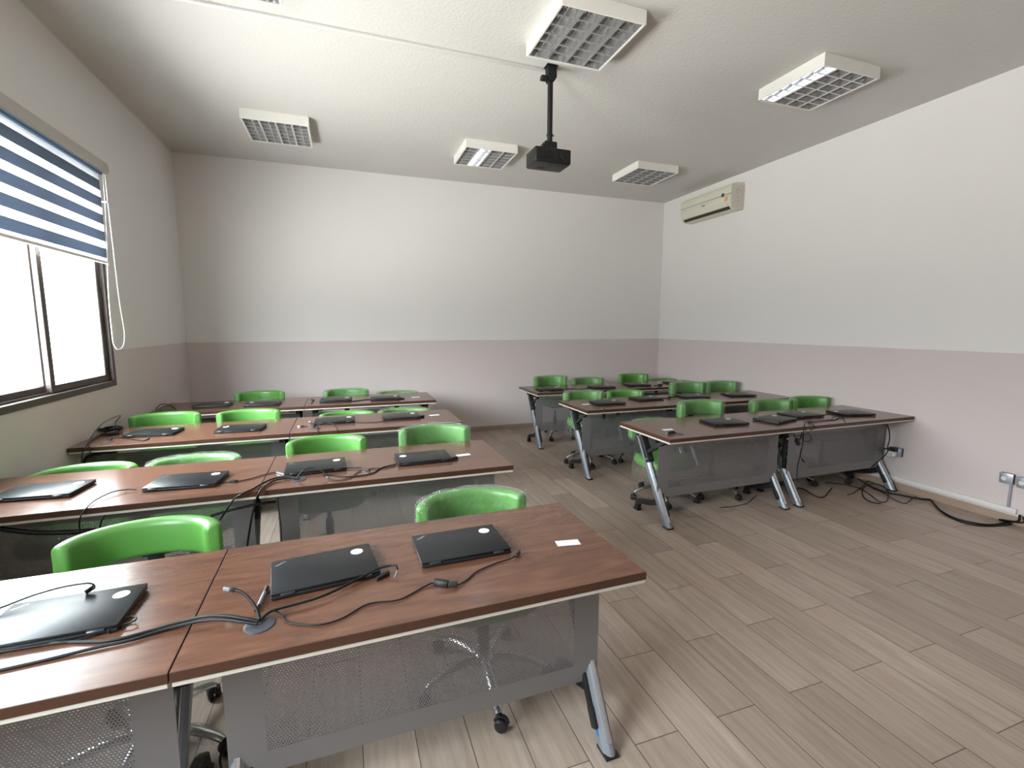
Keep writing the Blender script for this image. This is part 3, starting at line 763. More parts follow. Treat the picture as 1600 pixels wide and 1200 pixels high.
# ------------------------------------------------------------------ tables
def make_table():
    root = empty('training_table')
    bm = BM()
    box(bm, 0, DL, 0, DW, T - 0.029, T, 0.0015, 0, 1)
    for f in bm.faces:
        f.material_index = 0 if f.normal.z > 0.9 or f.normal.z < -0.9 else 1
    link_mesh('tabletop', bm, [MAT['wood'], MAT['wood_edge']], root)
    bm = BM()
    box(bm, 0.003, DL - 0.003, 0.003, DW - 0.003, T - 0.042, T - 0.029, 0.001, seg=1)
    u = link_mesh('underlay', bm, MAT['under'], root)
    u['label'] = 'cream board under the brown top'
    # modesty panel, 1.6 mm sheet with folded top edge
    bm = BM()
    hw, hh = PW / 2, (PZ1 - PZ0) / 2
    box(bm, -hw, hw, -0.0008, 0.0008, -hh, hh)
    p = link_mesh('modesty_panel', bm, MAT['perf'], root, (DL / 2, 0.210, (PZ0 + PZ1) / 2))
    bm = BM()
    box(bm, 0.045, DL - 0.045, 0.235, 0.275, T - 0.088, T - 0.042, 0.003)
    box(bm, 0.045, DL - 0.045, 0.470, 0.505, T - 0.082, T - 0.042, 0.003)
    for x in (0.11, DL - 0.17):
        box(bm, x, x + 0.06, 0.205, 0.24, T - 0.09, T - 0.042, 0.002)
    link_mesh('frame_beam', bm, MAT['black_matte'], root)
    # two folding leg assemblies
    for sx in (0.082, DL - 0.082):
        s = 1 if sx < 0.5 else -1            # outer side
        top = Vector((sx, 0.505, T - 0.045))
        bot = Vector((sx, 0.085, 0.012))
        bm = BM()
        d = (bot - top).normalized()
        # extruded profile: broad, with a lighter front rib
        side = Vector((1, 0, 0))
        fr = side.cross(d).normalized()
        if fr.y > 0:
            fr = -fr
        prof = [(-0.024, -0.028), (0.024, -0.028), (0.026, -0.015), (0.026, 0.010), (0.017, 0.026), (0.006, 0.033), (-0.006, 0.033), (-0.017, 0.026), (-0.026, 0.010), (-0.026, -0.015)]
        rings = []
        for c in (top, bot):
            ring = []
            for (a, b_) in prof:
                v = c + side * a + fr * b_
                # cut the end level
                t_ = (c.z - v.z) / d.z
                ring.append(bm.verts.new(v + d * t_))
            rings.append(ring)
        n = len(prof)
        for k in range(n):
            bm.faces.new((rings[0][k], rings[0][(k + 1) % n], rings[1][(k + 1) % n], rings[1][k]))
        bm.faces.new(rings[0]); bm.faces.new(list(reversed(rings[1])))
        bmesh.ops.recalc_face_normals(bm, faces=bm.faces[:])
        leg = link_mesh('leg', bm, MAT['silver'], root, sharp=24)
        bm = BM()
        m0, m1 = top + d * 0.27, bot - d * 0.02
        obox(bm, m0 + fr * 0.0325, m1 + fr * 0.0325, 0.018, 0.006, 0.002, up=side)
        g = link_mesh('face_strip', bm, MAT['groove'], leg)
        bm = BM()
        box(bm, sx - 0.028, sx + 0.028, 0.045, 0.118, 0.0, 0.013, 0.003)
        link_mesh('foot_glide', bm, MAT['black'], leg)
        # black Y bracket on the front of the upper half
        bm = BM()
        o0, o1 = top + d * 0.012 + fr * 0.024, top + d * 0.285 + fr * 0.022
        obox(bm, o0, o1, 0.058, 0.046, 0.006, up=side)
        j = top + d * 0.20 + fr * 0.045
        obox(bm, j, Vector((sx, 0.150, T - 0.058)), 0.034, 0.030, 0.004, up=side)
        box(bm, sx - 0.030, sx + 0.030, 0.105, 0.245, T - 0.062, T - 0.042, 0.003)
        br = link_mesh('leg_bracket', bm, MAT['black_matte'], root)
        for q in (o0 + d * 0.035, o1 - d * 0.03):
            bm = BM()
            lathe(bm, [(0.0075, 0), (0.0075, -s * 0.003), (0.005, -s * 0.0045)], 10, 0, 'X', (q.x - s * 0.029, q.y, q.z))
            bmesh.ops.recalc_face_normals(bm, faces=bm.faces[:])
            link_mesh('bolt', bm, MAT['bolt'], br)
            bm = BM()
            c = q + fr * 0.0225
            obox(bm, c - fr * 0.003, c + fr * 0.002, 0.012, 0.012, 0.002, up=side)
            link_mesh('bolt', bm, MAT['bolt'], br)
        bm = BM()
        box(bm, sx - 0.020, sx + 0.018, 0.188, 0.208, PZ0 - 0.034, PZ0 + 0.012, 0.003)
        clip = link_mesh('panel_clip', bm, MAT['black'], root)
        bm = BM()
        lathe(bm, [(0.008, 0.188), (0.008, 0.185), (0.005, 0.184)], 12, 0, 'Y', (sx, 0, PZ0 - 0.016))
        bmesh.ops.recalc_face_normals(bm, faces=bm.faces[:])
        link_mesh('bolt', bm, MAT['bolt'], clip)
        # rear foot: black arm running back to the floor
        bm = BM()
        prism(bm, [(0.16, 0.195), (0.20, 0.205), (0.30, 0.155), (0.45, 0.115), (0.505, 0.085), (0.525, 0.012), (0.470, 0.012), (0.462, 0.060), (0.42, 0.078), (0.30, 0.108), (0.20, 0.150)],
              sx - 0.018, sx + 0.018, 'X')
        bmesh.ops.bevel(bm, geom=bm.edges[:], offset=0.004, segments=1, affect='EDGES')
        box(bm, sx - 0.022, sx + 0.022, 0.463, 0.532, 0.0, 0.014, 0.003)
        # black stay alongside the inner face of the lower leg
        ins = side * (s * 0.034)
        obox(bm, bot - d * 0.285 + ins, bot - d * 0.085 + ins, 0.016, 0.026, 0.004, up=side)
        obox(bm, bot - d * 0.150 + ins, bot - d * 0.070 + ins, 0.018, 0.036, 0.008, up=side)
        link_mesh('rear_foot', bm, MAT['black'], root)
    # cable grommet
    bm = BM()
    lathe(bm, [(0.040, T - 0.004), (0.040, T + 0.0025), (0.036, T + 0.004), (0.020, T + 0.0042), (0.0, T + 0.0042)][:-1], 32, 0, 'Z', (0.180, 0.131, 0))
    gr = link_mesh('grommet', bm, MAT['dark_grey'], root)
    bm = BM()
    lathe(bm, [(0.012, T + 0.0040), (0.012, T + 0.0048), (0.010, T + 0.0049)], 20, 0, 'Z', (0.180 + 0.004, 0.150, 0))
    link_mesh('cable_hole', bm, MAT['black'], gr)
    register(root)
    return root

table0 = make_table()
ROWS = {  # seam x, front edge y, rotation
    'F': (-0.4417, 1.2755, 0.0164), '2': (-0.4577, 2.6343, -0.0006), '3': (-0.4484, 4.0061, 0.0014), '4': (-0.4425, 5.3313, -0.0037),
    'N': (3.664, 2.8767, 0.0030), 'M': (3.655, 4.1457, -0.0030), 'Q': (3.652, 5.4450, -0.0050)}
ROWNAME = {'F': 'front table row by the windows', '2': 'second table row by the windows', '3': 'third table row by the windows', '4': 'rear table row by the windows',
           'N': 'front table row by the bare wall', 'M': 'middle table row by the bare wall', 'Q': 'rear table row by the bare wall'}
TLAB = {
    ('F', 0): 'walnut folding table under the windows in the nearest row, washed by glare',
    ('F', 1): 'walnut folding table nearest the camera, two black laptops and a white card on it',
    ('2', 0): 'walnut folding table at the window end of the second row back',
    ('2', 1): 'walnut folding table at the aisle end of the second row back',
    ('3', 0): 'walnut folding table at the window end of the third row back',
    ('3', 1): 'walnut folding table at the aisle end of the third row back',
    ('4', 0): 'walnut folding table in the far corner between window wall and back wall',
    ('4', 1): 'walnut folding table at the aisle end of the rear row by the windows',
    ('N', 0): 'walnut folding table with a card and loose cord at its aisle end, right front row',
    ('N', 1): 'walnut folding table touching the bare wall beside the plugged socket',
    ('M', 0): 'walnut folding table at the aisle end of the right middle row',
    ('M', 1): 'walnut folding table touching the bare wall in the right middle row',
    ('Q', 0): 'walnut folding table at the aisle end of the right rear row',
    ('Q', 1): 'walnut folding table in the far corner between bare wall and back wall'}
first = True
for k, (sx, y, a) in ROWS.items():
    for i in (0, 1):
        gap = 0.0015
        ox = (-DL - gap) if i == 0 else gap
        loc = (sx + ox * math.cos(a), y + ox * math.sin(a), 0)
        if first:
            r = table0
            r.location = loc
            r.rotation_euler = (0, 0, a)
            first = False
        else:
            r, made = dup(table0, loc, a)
        tag(r, TLAB[(k, i)], 'table', 'walnut folding tables in two blocks of rows')
        if (k, i) == ('F', 1):
            bm = BM()
            v = [(DL - 0.082 - 0.0275, 0.105, 0.055), (DL - 0.082 - 0.0275, 0.140, 0.095), (DL - 0.082 - 0.0275, 0.138, 0.06), (DL - 0.082 - 0.0275, 0.118, 0.045)]
            lo = [bm.verts.new(p) for p in v]
            hi = [bm.verts.new((p[0] - 0.0006, p[1], p[2])) for p in v]
            bm.faces.new(lo); bm.faces.new(list(reversed(hi)))
            for q in range(4):
                bm.faces.new((lo[q], hi[q], hi[(q + 1) % 4], lo[(q + 1) % 4]))
            fl = link_mesh('film_scrap', bm, MAT['blue_film'], r)
            fl['label'] = 'scrap of blue protective film on the leg'

# ------------------------------------------------------------------ chairs
def arc_sweep(bm, ax, ay, t0, t1, n, thick, height, grow=0.0, jitter=0.0, y0=0.0, cut=0.0):
    """padded band: rounded cross-section carried along a curved plan"""
    cs = []
    hw, hh, rr = thick / 2 + grow, height / 2 + grow, 0.026 + grow
    for (cx, cz, a0) in ((hw - rr, hh - rr, 0), (-hw + rr, hh - rr, 90), (-hw + rr, -hh + rr, 180), (hw - rr, -hh + rr, 270)):
        for k in range(5):
            a = R(a0 + 90 * k / 4)
            cs.append((cx + rr * math.cos(a), cz + rr * math.sin(a)))
    rings = []
    L = 0.028 + grow
    stations = []
    for i in range(n + 1):
        stations.append((t0 + (t1 - t0) * i / n, 0.0, 1.0))
    ends = [(0.42, 1.0), (0.66, 0.95), (0.86, 0.72), (0.965, 0.38)]
    st = [(t0, -L * e[1], e[0]) for e in ends] + stations + [(t1, L * e[1], e[0]) for e in reversed(ends)]
    for (t, push, s) in st:
        c = Vector((ax * math.sin(t), y0 + ay * math.cos(t), 0))
        tg = Vector((ax * math.cos(t), -ay * math.sin(t), 0)).normalized()
        nr = Vector((tg.y, -tg.x, 0))
        if nr.dot(Vector((math.sin(t), math.cos(t), 0))) < 0:
            nr = -nr
        c = c + tg * push
        sh = 1 - (1 - s) * 0.22
        ring = []
        for (u, w) in cs:
            p = c + nr * (u * s) + Vector((0, 0, w * sh))
            if jitter:
                q = p * 17
                nv = noise.noise_vector(q) * jitter + noise.noise_vector(p * 45) * jitter * 0.5
                p = p + Vector((nv.x, nv.y, nv.z))
            ring.append(bm.verts.new(p))
        rings.append(ring)
    m = len(cs)
    for A, B in zip(rings, rings[1:]):
        for k in range(m):
            bm.faces.new((A[k], A[(k + 1) % m], B[(k + 1) % m], B[k]))
    bm.faces.new(list(reversed(rings[0])))
    bm.faces.new(rings[-1])
    bmesh.ops.recalc_face_normals(bm, faces=bm.faces[:])

BACK_H = 0.150
def make_chair():
    root = empty('office_chair')
    # backrest; object origin at its top edge so that its height can be set per chair
    bm = BM()
    arc_sweep(bm, 0.235, 0.170, R(-82), R(82), 26, 0.064, BACK_H, y0=0.150)
    bmesh.ops.translate(bm, vec=(0, 0, -BACK_H / 2), verts=bm.verts[:])
    link_mesh('backrest', bm, MAT['green'], root, (0, 0, 0.80), sharp=50)
    bm = BM()
    arc_sweep(bm, 0.235, 0.170, R(-83), R(83), 46, 0.064, BACK_H + 0.02, grow=0.006, jitter=0.007, y0=0.150)
    bmesh.ops.translate(bm, vec=(0, 0, -BACK_H / 2 - 0.006), verts=bm.verts[:])
    # loose corner of film
    p = [(0.246, 0.150, -0.01), (0.262, 0.16, 0.022), (0.255, 0.185, 0.012), (0.245, 0.19, -0.01)]
    bm.faces.new([bm.verts.new(q) for q in p])
    link_mesh('backrest_wrap', bm, MAT['wrap'], root, (0, 0, 0.80), sharp=60)
    # seat cushion
    bm = BM()
    n = 36
    rings = []
    for (s, z) in ((0.0, -0.045), (0.80, -0.045), (0.95, -0.036), (1.0, -0.012), (1.0, 0.014), (0.965, 0.034), (0.88, 0.045), (0.5, 0.050), (0.0, 0.050)):
        ring = []
        for k in range(n):
            a = 2 * PI * k / n
            ca, sa = math.cos(a), math.sin(a)
            e = 0.62
            x = 0.245 * math.copysign(abs(ca) ** e, ca)
            y = 0.235 * math.copysign(abs(sa) ** e, sa)
            ring.append(bm.verts.new((x * max(s, 0.02), y * max(s, 0.02), z)))
        rings.append(ring)
    for A, B in zip(rings, rings[1:]):
        for k in range(n):
            bm.faces.new((A[k], A[(k + 1) % n], B[(k + 1) % n], B[k]))
    bm.faces.new(list(reversed(rings[0]))); bm.faces.new(rings[-1])
    link_mesh('seat', bm, MAT['green'], root, (0, 0, 0.46), sharp=60)
    # plastic bag hanging round the seat
    bm = BM()
    rings = []
    for (s, z) in ((0.93, 0.062), (1.03, 0.045), (1.05, 0.0), (1.06, -0.05), (1.10, -0.11), (1.02, -0.15)):
        ring = []
        for k in range(54):
            a = 2 * PI * k / 54
            ca, sa = math.cos(a), math.sin(a)
            e = 0.66
            v = Vector((0.245 * s * math.copysign(abs(ca) ** e, ca), 0.235 * s * math.copysign(abs(sa) ** e, sa), z))
            w = 0.004 if z > -0.02 else 0.022
            nv = noise.noise_vector(v * 14) * w + noise.noise_vector(v * 40) * w * 0.5
            ring.append(bm.verts.new(v + Vector((nv.x, nv.y, nv.z))))
        rings.append(ring)
    for A, B in zip(rings, rings[1:]):
        for k in range(54):
            bm.faces.new((A[k], A[(k + 1) % 54], B[(k + 1) % 54], B[k]))
    link_mesh('seat_wrap', bm, MAT['wrap'], root, (0, 0, 0.46), sharp=70)
    # black bracket from under the seat up to the backrest
    bm = BM()
    tube(bm, [(0, 0.08, 0.395), (0, 0.22, 0.392), (0, 0.300, 0.42), (0, 0.318, 0.50), (0, 0.318, 0.62), (0, 0.318, 0.70)], lambda t: 0.030, 10, squash=0.42)
    box(bm, -0.05, 0.05, 0.313, 0.333, 0.64, 0.715, 0.006)
    link_mesh('back_bracket', bm, MAT['black'], root)
    # tilt mechanism
    bm = BM()
    box(bm, -0.085, 0.085, -0.09, 0.12, 0.375, 0.418, 0.010)
    tube(bm, [(0.06, 0, 0.39), (0.18, 0.0, 0.392), (0.225, -0.01, 0.385)], 0.007, 8)
    link_mesh('tilt_mechanism', bm, MAT['black'], root)
    bm = BM()
    lathe(bm, [(0.014, 0.22), (0.014, 0.385)], 16)
    lathe(bm, [(0.026, 0.10), (0.026, 0.27), (0.022, 0.30)], 18, 0)
    link_mesh('gas_column', bm, MAT['black'], root)
    bm = BM()
    lathe(bm, [(0.030, 0.075), (0.046, 0.082), (0.048, 0.118), (0.036, 0.132), (0.028, 0.134)], 24)
    link_mesh('base_hub', bm, MAT['chrome'], root)
    for k in range(5):
        a = R(-90 + 72 * k)
        c, s = math.cos(a), math.sin(a)
        bm = BM()
        P = [(0.035, 0.108), (0.12, 0.112), (0.20, 0.102), (0.262, 0.080), (0.285, 0.066)]
        tube(bm, [(r * c, r * s, z) for r, z in P], lambda t: 0.0235 - 0.008 * t, 10, squash=0.75, n=6)
        arm = link_mesh('base_arm', bm, MAT['chrome'], root)
        bm = BM()
        cx, cy = 0.285 * c, 0.285 * s
        sw = a + R(60)
        dx, dy = math.cos(sw), math.sin(sw)
        ox, oy = cx + dx * 0.012, cy + dy * 0.012
        for sd in (-1, 1):
            # twin wheels
            ring0 = []
            wx, wy = -dy, dx
            prof = [(0.010, 0.004), (0.022, 0.004), (0.0265, 0.009), (0.0265, 0.018), (0.022, 0.024), (0.008, 0.026)]
            rings = []
            for (r, off) in prof:
                ring = []
                for q in range(18):
                    t = 2 * PI * q / 18
                    ring.append(bm.verts.new((ox + wx * off * sd + dx * r * math.cos(t), oy + wy * off * sd + dy * r * math.cos(t), 0.0268 + r * math.sin(t))))
                rings.append(ring)
            for A, B in zip(rings, rings[1:]):
                for q in range(18):
                    bm.faces.new((A[q], A[(q + 1) % 18], B[(q + 1) % 18], B[q]))
            bm.faces.new(rings[0]); bm.faces.new(rings[-1])
        lathe(bm, [(0.006, 0.045), (0.006, 0.072)], 10, 0, 'Z', (cx, cy, 0))
        # hood
        tube(bm, [(ox - dx * 0.027, oy - dy * 0.027, 0.034), (ox - dx * 0.012, oy - dy * 0.012, 0.055), (ox + dx * 0.012, oy + dy * 0.012, 0.055), (ox + dx * 0.027, oy + dy * 0.027, 0.034)], 0.0075, 8)
        bmesh.ops.recalc_face_normals(bm, faces=bm.faces[:])
        link_mesh('caster', bm, MAT['black'], arm)
    register(root)
    return root

chair0 = make_chair()
# row, place, x of the centre, height of the back's top edge, wrapped, seat wrapped, turn (deg), dy, label
CH = [
    ('F', -0.757, 0.800, 0, 1, 4, 0.00, 'unwrapped green chair behind the table under the windows in the nearest row'),
    ('F', 0.533, 0.785, 1, 0, 0, -0.03, 'film wrapped green chair behind the table nearest the camera'),
    ('2', -1.505, 0.728, 0, 0, 6, 0.00, 'unwrapped green chair low beside the window wall, second row back'),
    ('2', -0.945, 0.728, 1, 0, 2, 0.02, 'green chair whose film stands up in a corner, second row back'),
    ('2', -0.150, 0.803, 0, 0, 0, 0.00, 'bare green chair beside a film wrapped one, second row back'),
    ('2', 0.595, 0.830, 1, 0, -3, 0.00, 'shiny film wrapped green chair at the aisle end, second row back'),
    ('3', -1.505, 0.816, 0, 0, 3, 0.00, 'bare green chair next to the window wall, third row back'),
    ('3', -0.866, 0.806, 0, 0, 0, 0.00, 'bare green chair second from the window wall, third row back'),
    ('3', -0.012, 0.736, 0, 0, 0, 0.02, 'bare green chair low behind a laptop near the seam, third row back'),
    ('3', 0.536, 0.734, 1, 0, 0, 0.02, 'film wrapped green chair low at the aisle end, third row back'),
    ('4', -0.977, 0.812, 0, 0, 0, 0.00, 'bare green chair behind the rear row by the windows'),
    ('4', -0.020, 0.796, 1, 0, 0, 0.00, 'film wrapped green chair upright near the seam, rear row by the windows'),
    ('4', 0.600, 0.742, 1, 0, 0, 0.00, 'film wrapped green chair barely showing at the aisle end, rear row by the windows'),
    ('N', 2.735, 0.695, 1, 1, 0, 0.00, 'film wrapped green chair low at the aisle end, right front row'),
    ('N', 3.280, 0.850, 1, 0, 0, 0.00, 'film wrapped green chair second from the aisle, right front row'),
    ('N', 4.190, 0.812, 1, 0, 0, 0.00, 'film wrapped green chair third from the aisle, right front row'),
    ('N', 4.745, 0.820, 0, 0, 0, 0.00, 'bare green chair next to the wall, right front row'),
    ('M', 2.655, 0.810, 1, 1, 0, 0.00, 'film wrapped green chair at the aisle end, right middle row'),
    ('M', 3.230, 0.795, 0, 0, 0, 0.00, 'bare green chair second from the aisle, right middle row'),
    ('M', 4.165, 0.862, 1, 0, 0, 0.00, 'film wrapped green chair third from the aisle, right middle row'),
    ('M', 4.715, 0.850, 1, 0, 0, 0.00, 'film wrapped green chair next to the wall, right middle row'),
    ('Q', 2.800, 0.856, 1, 0, 0, 0.00, 'film wrapped green chair at the aisle end, right rear row'),
    ('Q', 3.410, 0.808, 1, 0, 0, 0.00, 'film wrapped green chair second from the aisle, right rear row'),
    ('Q', 4.212, 0.845, 0, 0, 0, 0.00, 'bare green chair third from the aisle, right rear row'),
    ('Q', 4.755, 0.748, 0, 0, 0, 0.00, 'bare green chair barely showing next to the wall, right rear row')]
# turn each five-star base so that its casters clear table feet, walls and the neighbouring bases
FEET = []
for k, (sx, y, a) in ROWS.items():
    for ox in (-DL + 0.082, -0.082, 0.082, DL - 0.082):
        FEET.append((sx + ox, y + ox * a))
PLACED = []
def base_turn(x, y, prefer=None):
    best = None
    for t in ([prefer] if prefer is not None else range(0, 72, 6)):
        P = [(x + 0.285 * math.cos(R(-90 + 72 * q + t)), y + 0.285 * math.sin(R(-90 + 72 * q + t))) for q in range(5)]
        c = 9.0
        for (px, py) in P:
            c = min(c, px - XL - 0.02, XR - 0.04 - px)
            for (fx, fy) in FEET:
                dx = max(0.0, abs(px - fx) - 0.035)
                dy = max(0.0, fy + 0.04 - py, py - fy - 0.54)
                c = min(c, math.hypot(dx, dy))
            for (qx, qy) in PLACED:
                c = min(c, math.hypot(px - qx, py - qy) - 0.04)
        if best is None or c > best[0] + 1e-4:
            best = (c, t, P)
    PLACED.extend(best[2])
    return best[1]

for i, (rw, x, top, wr, sw, turn, dy, label) in enumerate(CH):
    yh = ROWS[rw][1] + DW + 0.15 - 0.19 + dy
    skip = ([] if wr else ['backrest_wrap']) + ([] if sw else ['seat_wrap'])
    r, made = dup(chair0, (x, yh, 0), R(turn), skip)
    dz = top - 0.80
    bt = base_turn(x, yh, {0: 0, 1: -4}.get(i))
    for o in made['base_arm']:
        o.rotation_euler = (0, 0, R(bt - turn))
    for nm in ('backrest', 'backrest_wrap', 'seat', 'seat_wrap', 'back_bracket', 'tilt_mechanism'):
        for o in made.get(nm, []):
            o.location.z += dz
    if i == 0:
        # one leg of this chair's base is still bagged in crumpled film
        bm = BM()
        c, s_ = math.cos(R(-18)), math.sin(R(-18))
        rings = []
        for q in range(15):
            t = q / 14
            rr, zc, rad = 0.07 + 0.205 * t, 0.106 - 0.022 * t, 0.034 - 0.006 * t
            ring = []
            for k in range(20):
                an = 2 * PI * k / 20
                v = Vector((rr * c - s_ * rad * math.cos(an), rr * s_ + c * rad * math.cos(an), zc + rad * math.sin(an)))
                v += noise.noise_vector(v * 60) * 0.008
                ring.append(bm.verts.new(v))
            rings.append(ring)
        for A, B in zip(rings, rings[1:]):
            for k in range(20):
                bm.faces.new((A[k], A[(k + 1) % 20], B[(k + 1) % 20], B[k]))
        w = link_mesh('arm_wrap', bm, MAT['wrap'], r, sharp=70)
        w.rotation_euler = (0, 0, R(bt - turn))
    tag(r, label, 'chair', 'green low-backed swivel chairs behind the tables')
# the prototype itself is not needed any more
for c, gs in KIDS[chair0.name]:
    for g in gs:
        bpy.data.objects.remove(g)
    bpy.data.objects.remove(c)
bpy.data.objects.remove(chair0)

# ------------------------------------------------------------------ laptops
def make_laptop():
    root = empty('laptop')
    W, D = 0.333, 0.232
    bm = BM()
    box(bm, -W / 2, W / 2, -D / 2, D / 2, 0.003, 0.0125, 0.003)
    for x in (-0.13, 0.13):
        for y in (-0.09, 0.09):
            lathe(bm, [(0.008, 0.0), (0.008, 0.004)], 10, 0, 'Z', (x, y, 0))
    link_mesh('base', bm, MAT['laptop_base'], root)
    bm = BM()
    # a wedge: the lid overhangs a little and its back edge is chamfered
    box(bm, -W / 2, W / 2, -D / 2 + 0.004, D / 2, 0.0135, 0.0215, 0.0026)
    lid = link_mesh('lid', bm, MAT['lid'], root)
    for x in (-0.118, 0.118):
        bm = BM()
        lathe(bm, [(0.0055, x - 0.020), (0.0062, x - 0.019), (0.0062, x + 0.019), (0.0055, x + 0.020)], 12, 0, 'X', (0, -D / 2 + 0.004, 0.0125))
        link_mesh('hinge', bm, MAT['laptop_rim'], root)
    lg = text_mesh('logo', 'ThinkPad', 0.0105, MAT['logo'], root, (-W / 2 + 0.030, D / 2 - 0.030, 0.02165), (0, 0, R(38)))
    bm = BM()
    lathe(bm, [(0.0215, 0.0), (0.0215, 0.0004)], 30)
    st = link_mesh('sticker', bm, MAT['paper'], root, (W / 2 - 0.052, D / 2 - 0.052, 0.0216))
    bm = BM()
    # faint round emblem and a line of print on the sticker
    for (r0, r1, yy, xs) in ((0.0065, 0.0055, 0.004, 0),):
        v0 = [bm.verts.new((r0 * math.cos(2 * PI * k / 20), yy + r0 * math.sin(2 * PI * k / 20), 0.0006)) for k in range(20)]
        v1 = [bm.verts.new((r1 * math.cos(2 * PI * k / 20), yy + r1 * math.sin(2 * PI * k / 20), 0.0006)) for k in range(20)]
        for k in range(20):
            bm.faces.new((v0[k], v0[(k + 1) % 20], v1[(k + 1) % 20], v1[k]))
    box(bm, -0.011, 0.011, -0.0095, -0.0080, 0.0004, 0.0006)
    box(bm, -0.008, 0.008, -0.0130, -0.0118, 0.0004, 0.0006)
    link_mesh('emblem', bm, MAT['conduit_grey'], st)
    register(root)
    return root
lap0 = make_laptop()
# row, x, y, turn(deg), sticker side, label
LP = [
    ('F', -0.796, 1.616, 0.9, 'R', 'black laptop shining white in the window glare, nearest row'),
    ('F', -0.098, 1.659, 7.1, 'R', 'closed black laptop beside the cable grommet on the nearest table'),
    ('F', 0.384, 1.688, 1.2, 'R', 'closed black laptop next to the white card on the nearest table'),
    ('2', -1.472, 2.957, -4.2, 'R', 'black laptop glaring white beside the window wall, second row back'),
    ('2', -0.834, 2.900, -5.1, 'R', 'bluish shining black laptop with a cable at both sides, second row back'),
    ('2', -0.195, 2.955, 2.7, 'R', 'black laptop touching the cable grommet, second row back'),
    ('2', 0.434, 2.944, 1.1, 'L', 'black laptop with its sticker on the left, aisle end of second row'),
    ('3', -1.443, 4.343, -4.7, 'R', 'black laptop beside the coiled cables at the window wall, third row back'),
    ('3', -0.834, 4.292, -3.6, 'L', 'black laptop with its sticker on the left in the third row back'),
    ('3', -0.117, 4.394, -1.1, 'R', 'black laptop beside white cable tips near the seam, third row back'),
    ('3', 0.455, 4.394, 0.3, 'R', 'black laptop beside a white card at the aisle end, third row back'),
    ('4', -1.349, 5.678, -0.1, 'R', 'black laptop nearest the window wall in the rear row'),
    ('4', -0.867, 5.610, -3.0, 'L', 'black laptop in front of the bare chair, rear row by the windows'),
    ('4', -0.131, 5.640, -2.8, 'R', 'black laptop just past the seam, rear row by the windows'),
    ('4', 0.409, 5.600, -3.6, 'R', 'black laptop at the aisle end of the rear row by the windows'),
    ('N', 3.101, 3.215, -6.6, 'M', 'black laptop alone near the aisle end, right front row'),
    ('N', 3.640, 3.170, 14.6, 'R', 'black laptop turned across the table seam, right front row'),
    ('N', 4.060, 3.260, -1.2, 'R', 'black laptop with cables over it past the seam, right front row'),
    ('N', 4.600, 3.165, -12.9, 'L', 'black laptop nearest the bare wall, right front row'),
    ('M', 2.684, 4.478, -3.7, 'R', 'black laptop beside a card at the aisle end, right middle row'),
    ('M', 3.271, 4.600, 2.7, 'R', 'black laptop second from the aisle, right middle row'),
    ('M', 3.903, 4.560, -9.0, 'R', 'black laptop third from the aisle, right middle row'),
    ('M', 4.531, 4.490, -10.0, 'L', 'black laptop nearest the bare wall, right middle row'),
    ('Q', 2.541, 5.720, -7.9, 'R', 'black laptop at the aisle end of the right rear row'),
    ('Q', 3.303, 5.680, -8.0, 'R', 'black laptop second from the aisle, right rear row'),
    ('Q', 3.921, 5.740, -10.0, 'R', 'black laptop third from the aisle, right rear row'),
    ('Q', 4.620, 5.760, -8.0, 'R', 'black laptop nearest the bare wall, right rear row')]
for (rw, x, y, t, side, label) in LP:
    r, made = dup(lap0, (x, y, T + 0.0002), R(t))
    st = made['sticker'][0]
    lg = made['logo'][0]
    if side == 'L':
        st.location = (-0.120, 0.040, 0.0216)
        lg.location = (0.130, 0.085, 0.02165)
        lg.rotation_euler = (0, 0, R(38))
    elif side == 'M':
        st.location = (0.100, 0.075, 0.0216)
    tag(r, label, 'laptop', 'closed black laptops on the tables')
for c, gs in KIDS[lap0.name]:
    for g in gs:
        bpy.data.objects.remove(g)
    bpy.data.objects.remove(c)
bpy.data.objects.remove(lap0)

# ------------------------------------------------------------------ cards on the tables
def card(x, y, rz, label, w=0.093, d=0.043):
    root = empty('name_card', (x, y, T + 0.0003), rz)
    bm = BM()
    box(bm, -w / 2, w / 2, -d / 2, d / 2, 0, 0.0008)
    link_mesh('paper', bm, MAT['paper'], root)
    bm = BM()
    random.seed(int(abs(x) * 100))
    xx = -w * 0.32
    while xx < w * 0.30:
        l = random.uniform(0.003, 0.009)
        box(bm, xx, xx + l, -0.0012, 0.0012, 0.0008, 0.00095)
        xx += l + 0.0016
    link_mesh('print', bm, MAT['ink'], root)
    tag(root, label, 'card', 'white printed cards left on the tables')
card(0.791, 1.586, R(-9), 'white printed card on the table nearest the camera')
card(0.700, 2.958, R(6), 'white card behind the laptop at the aisle end of the second row')
card(0.767, 4.410, R(5), 'white card at the aisle end of the third row back')
card(0.757, 5.615, R(2), 'white card at the aisle end of the rear row by the windows')
card(2.470, 3.160, R(-3), 'white card at the aisle end of the right front row')
card(2.435, 4.500, R(4), 'white card at the aisle end of the right middle row')

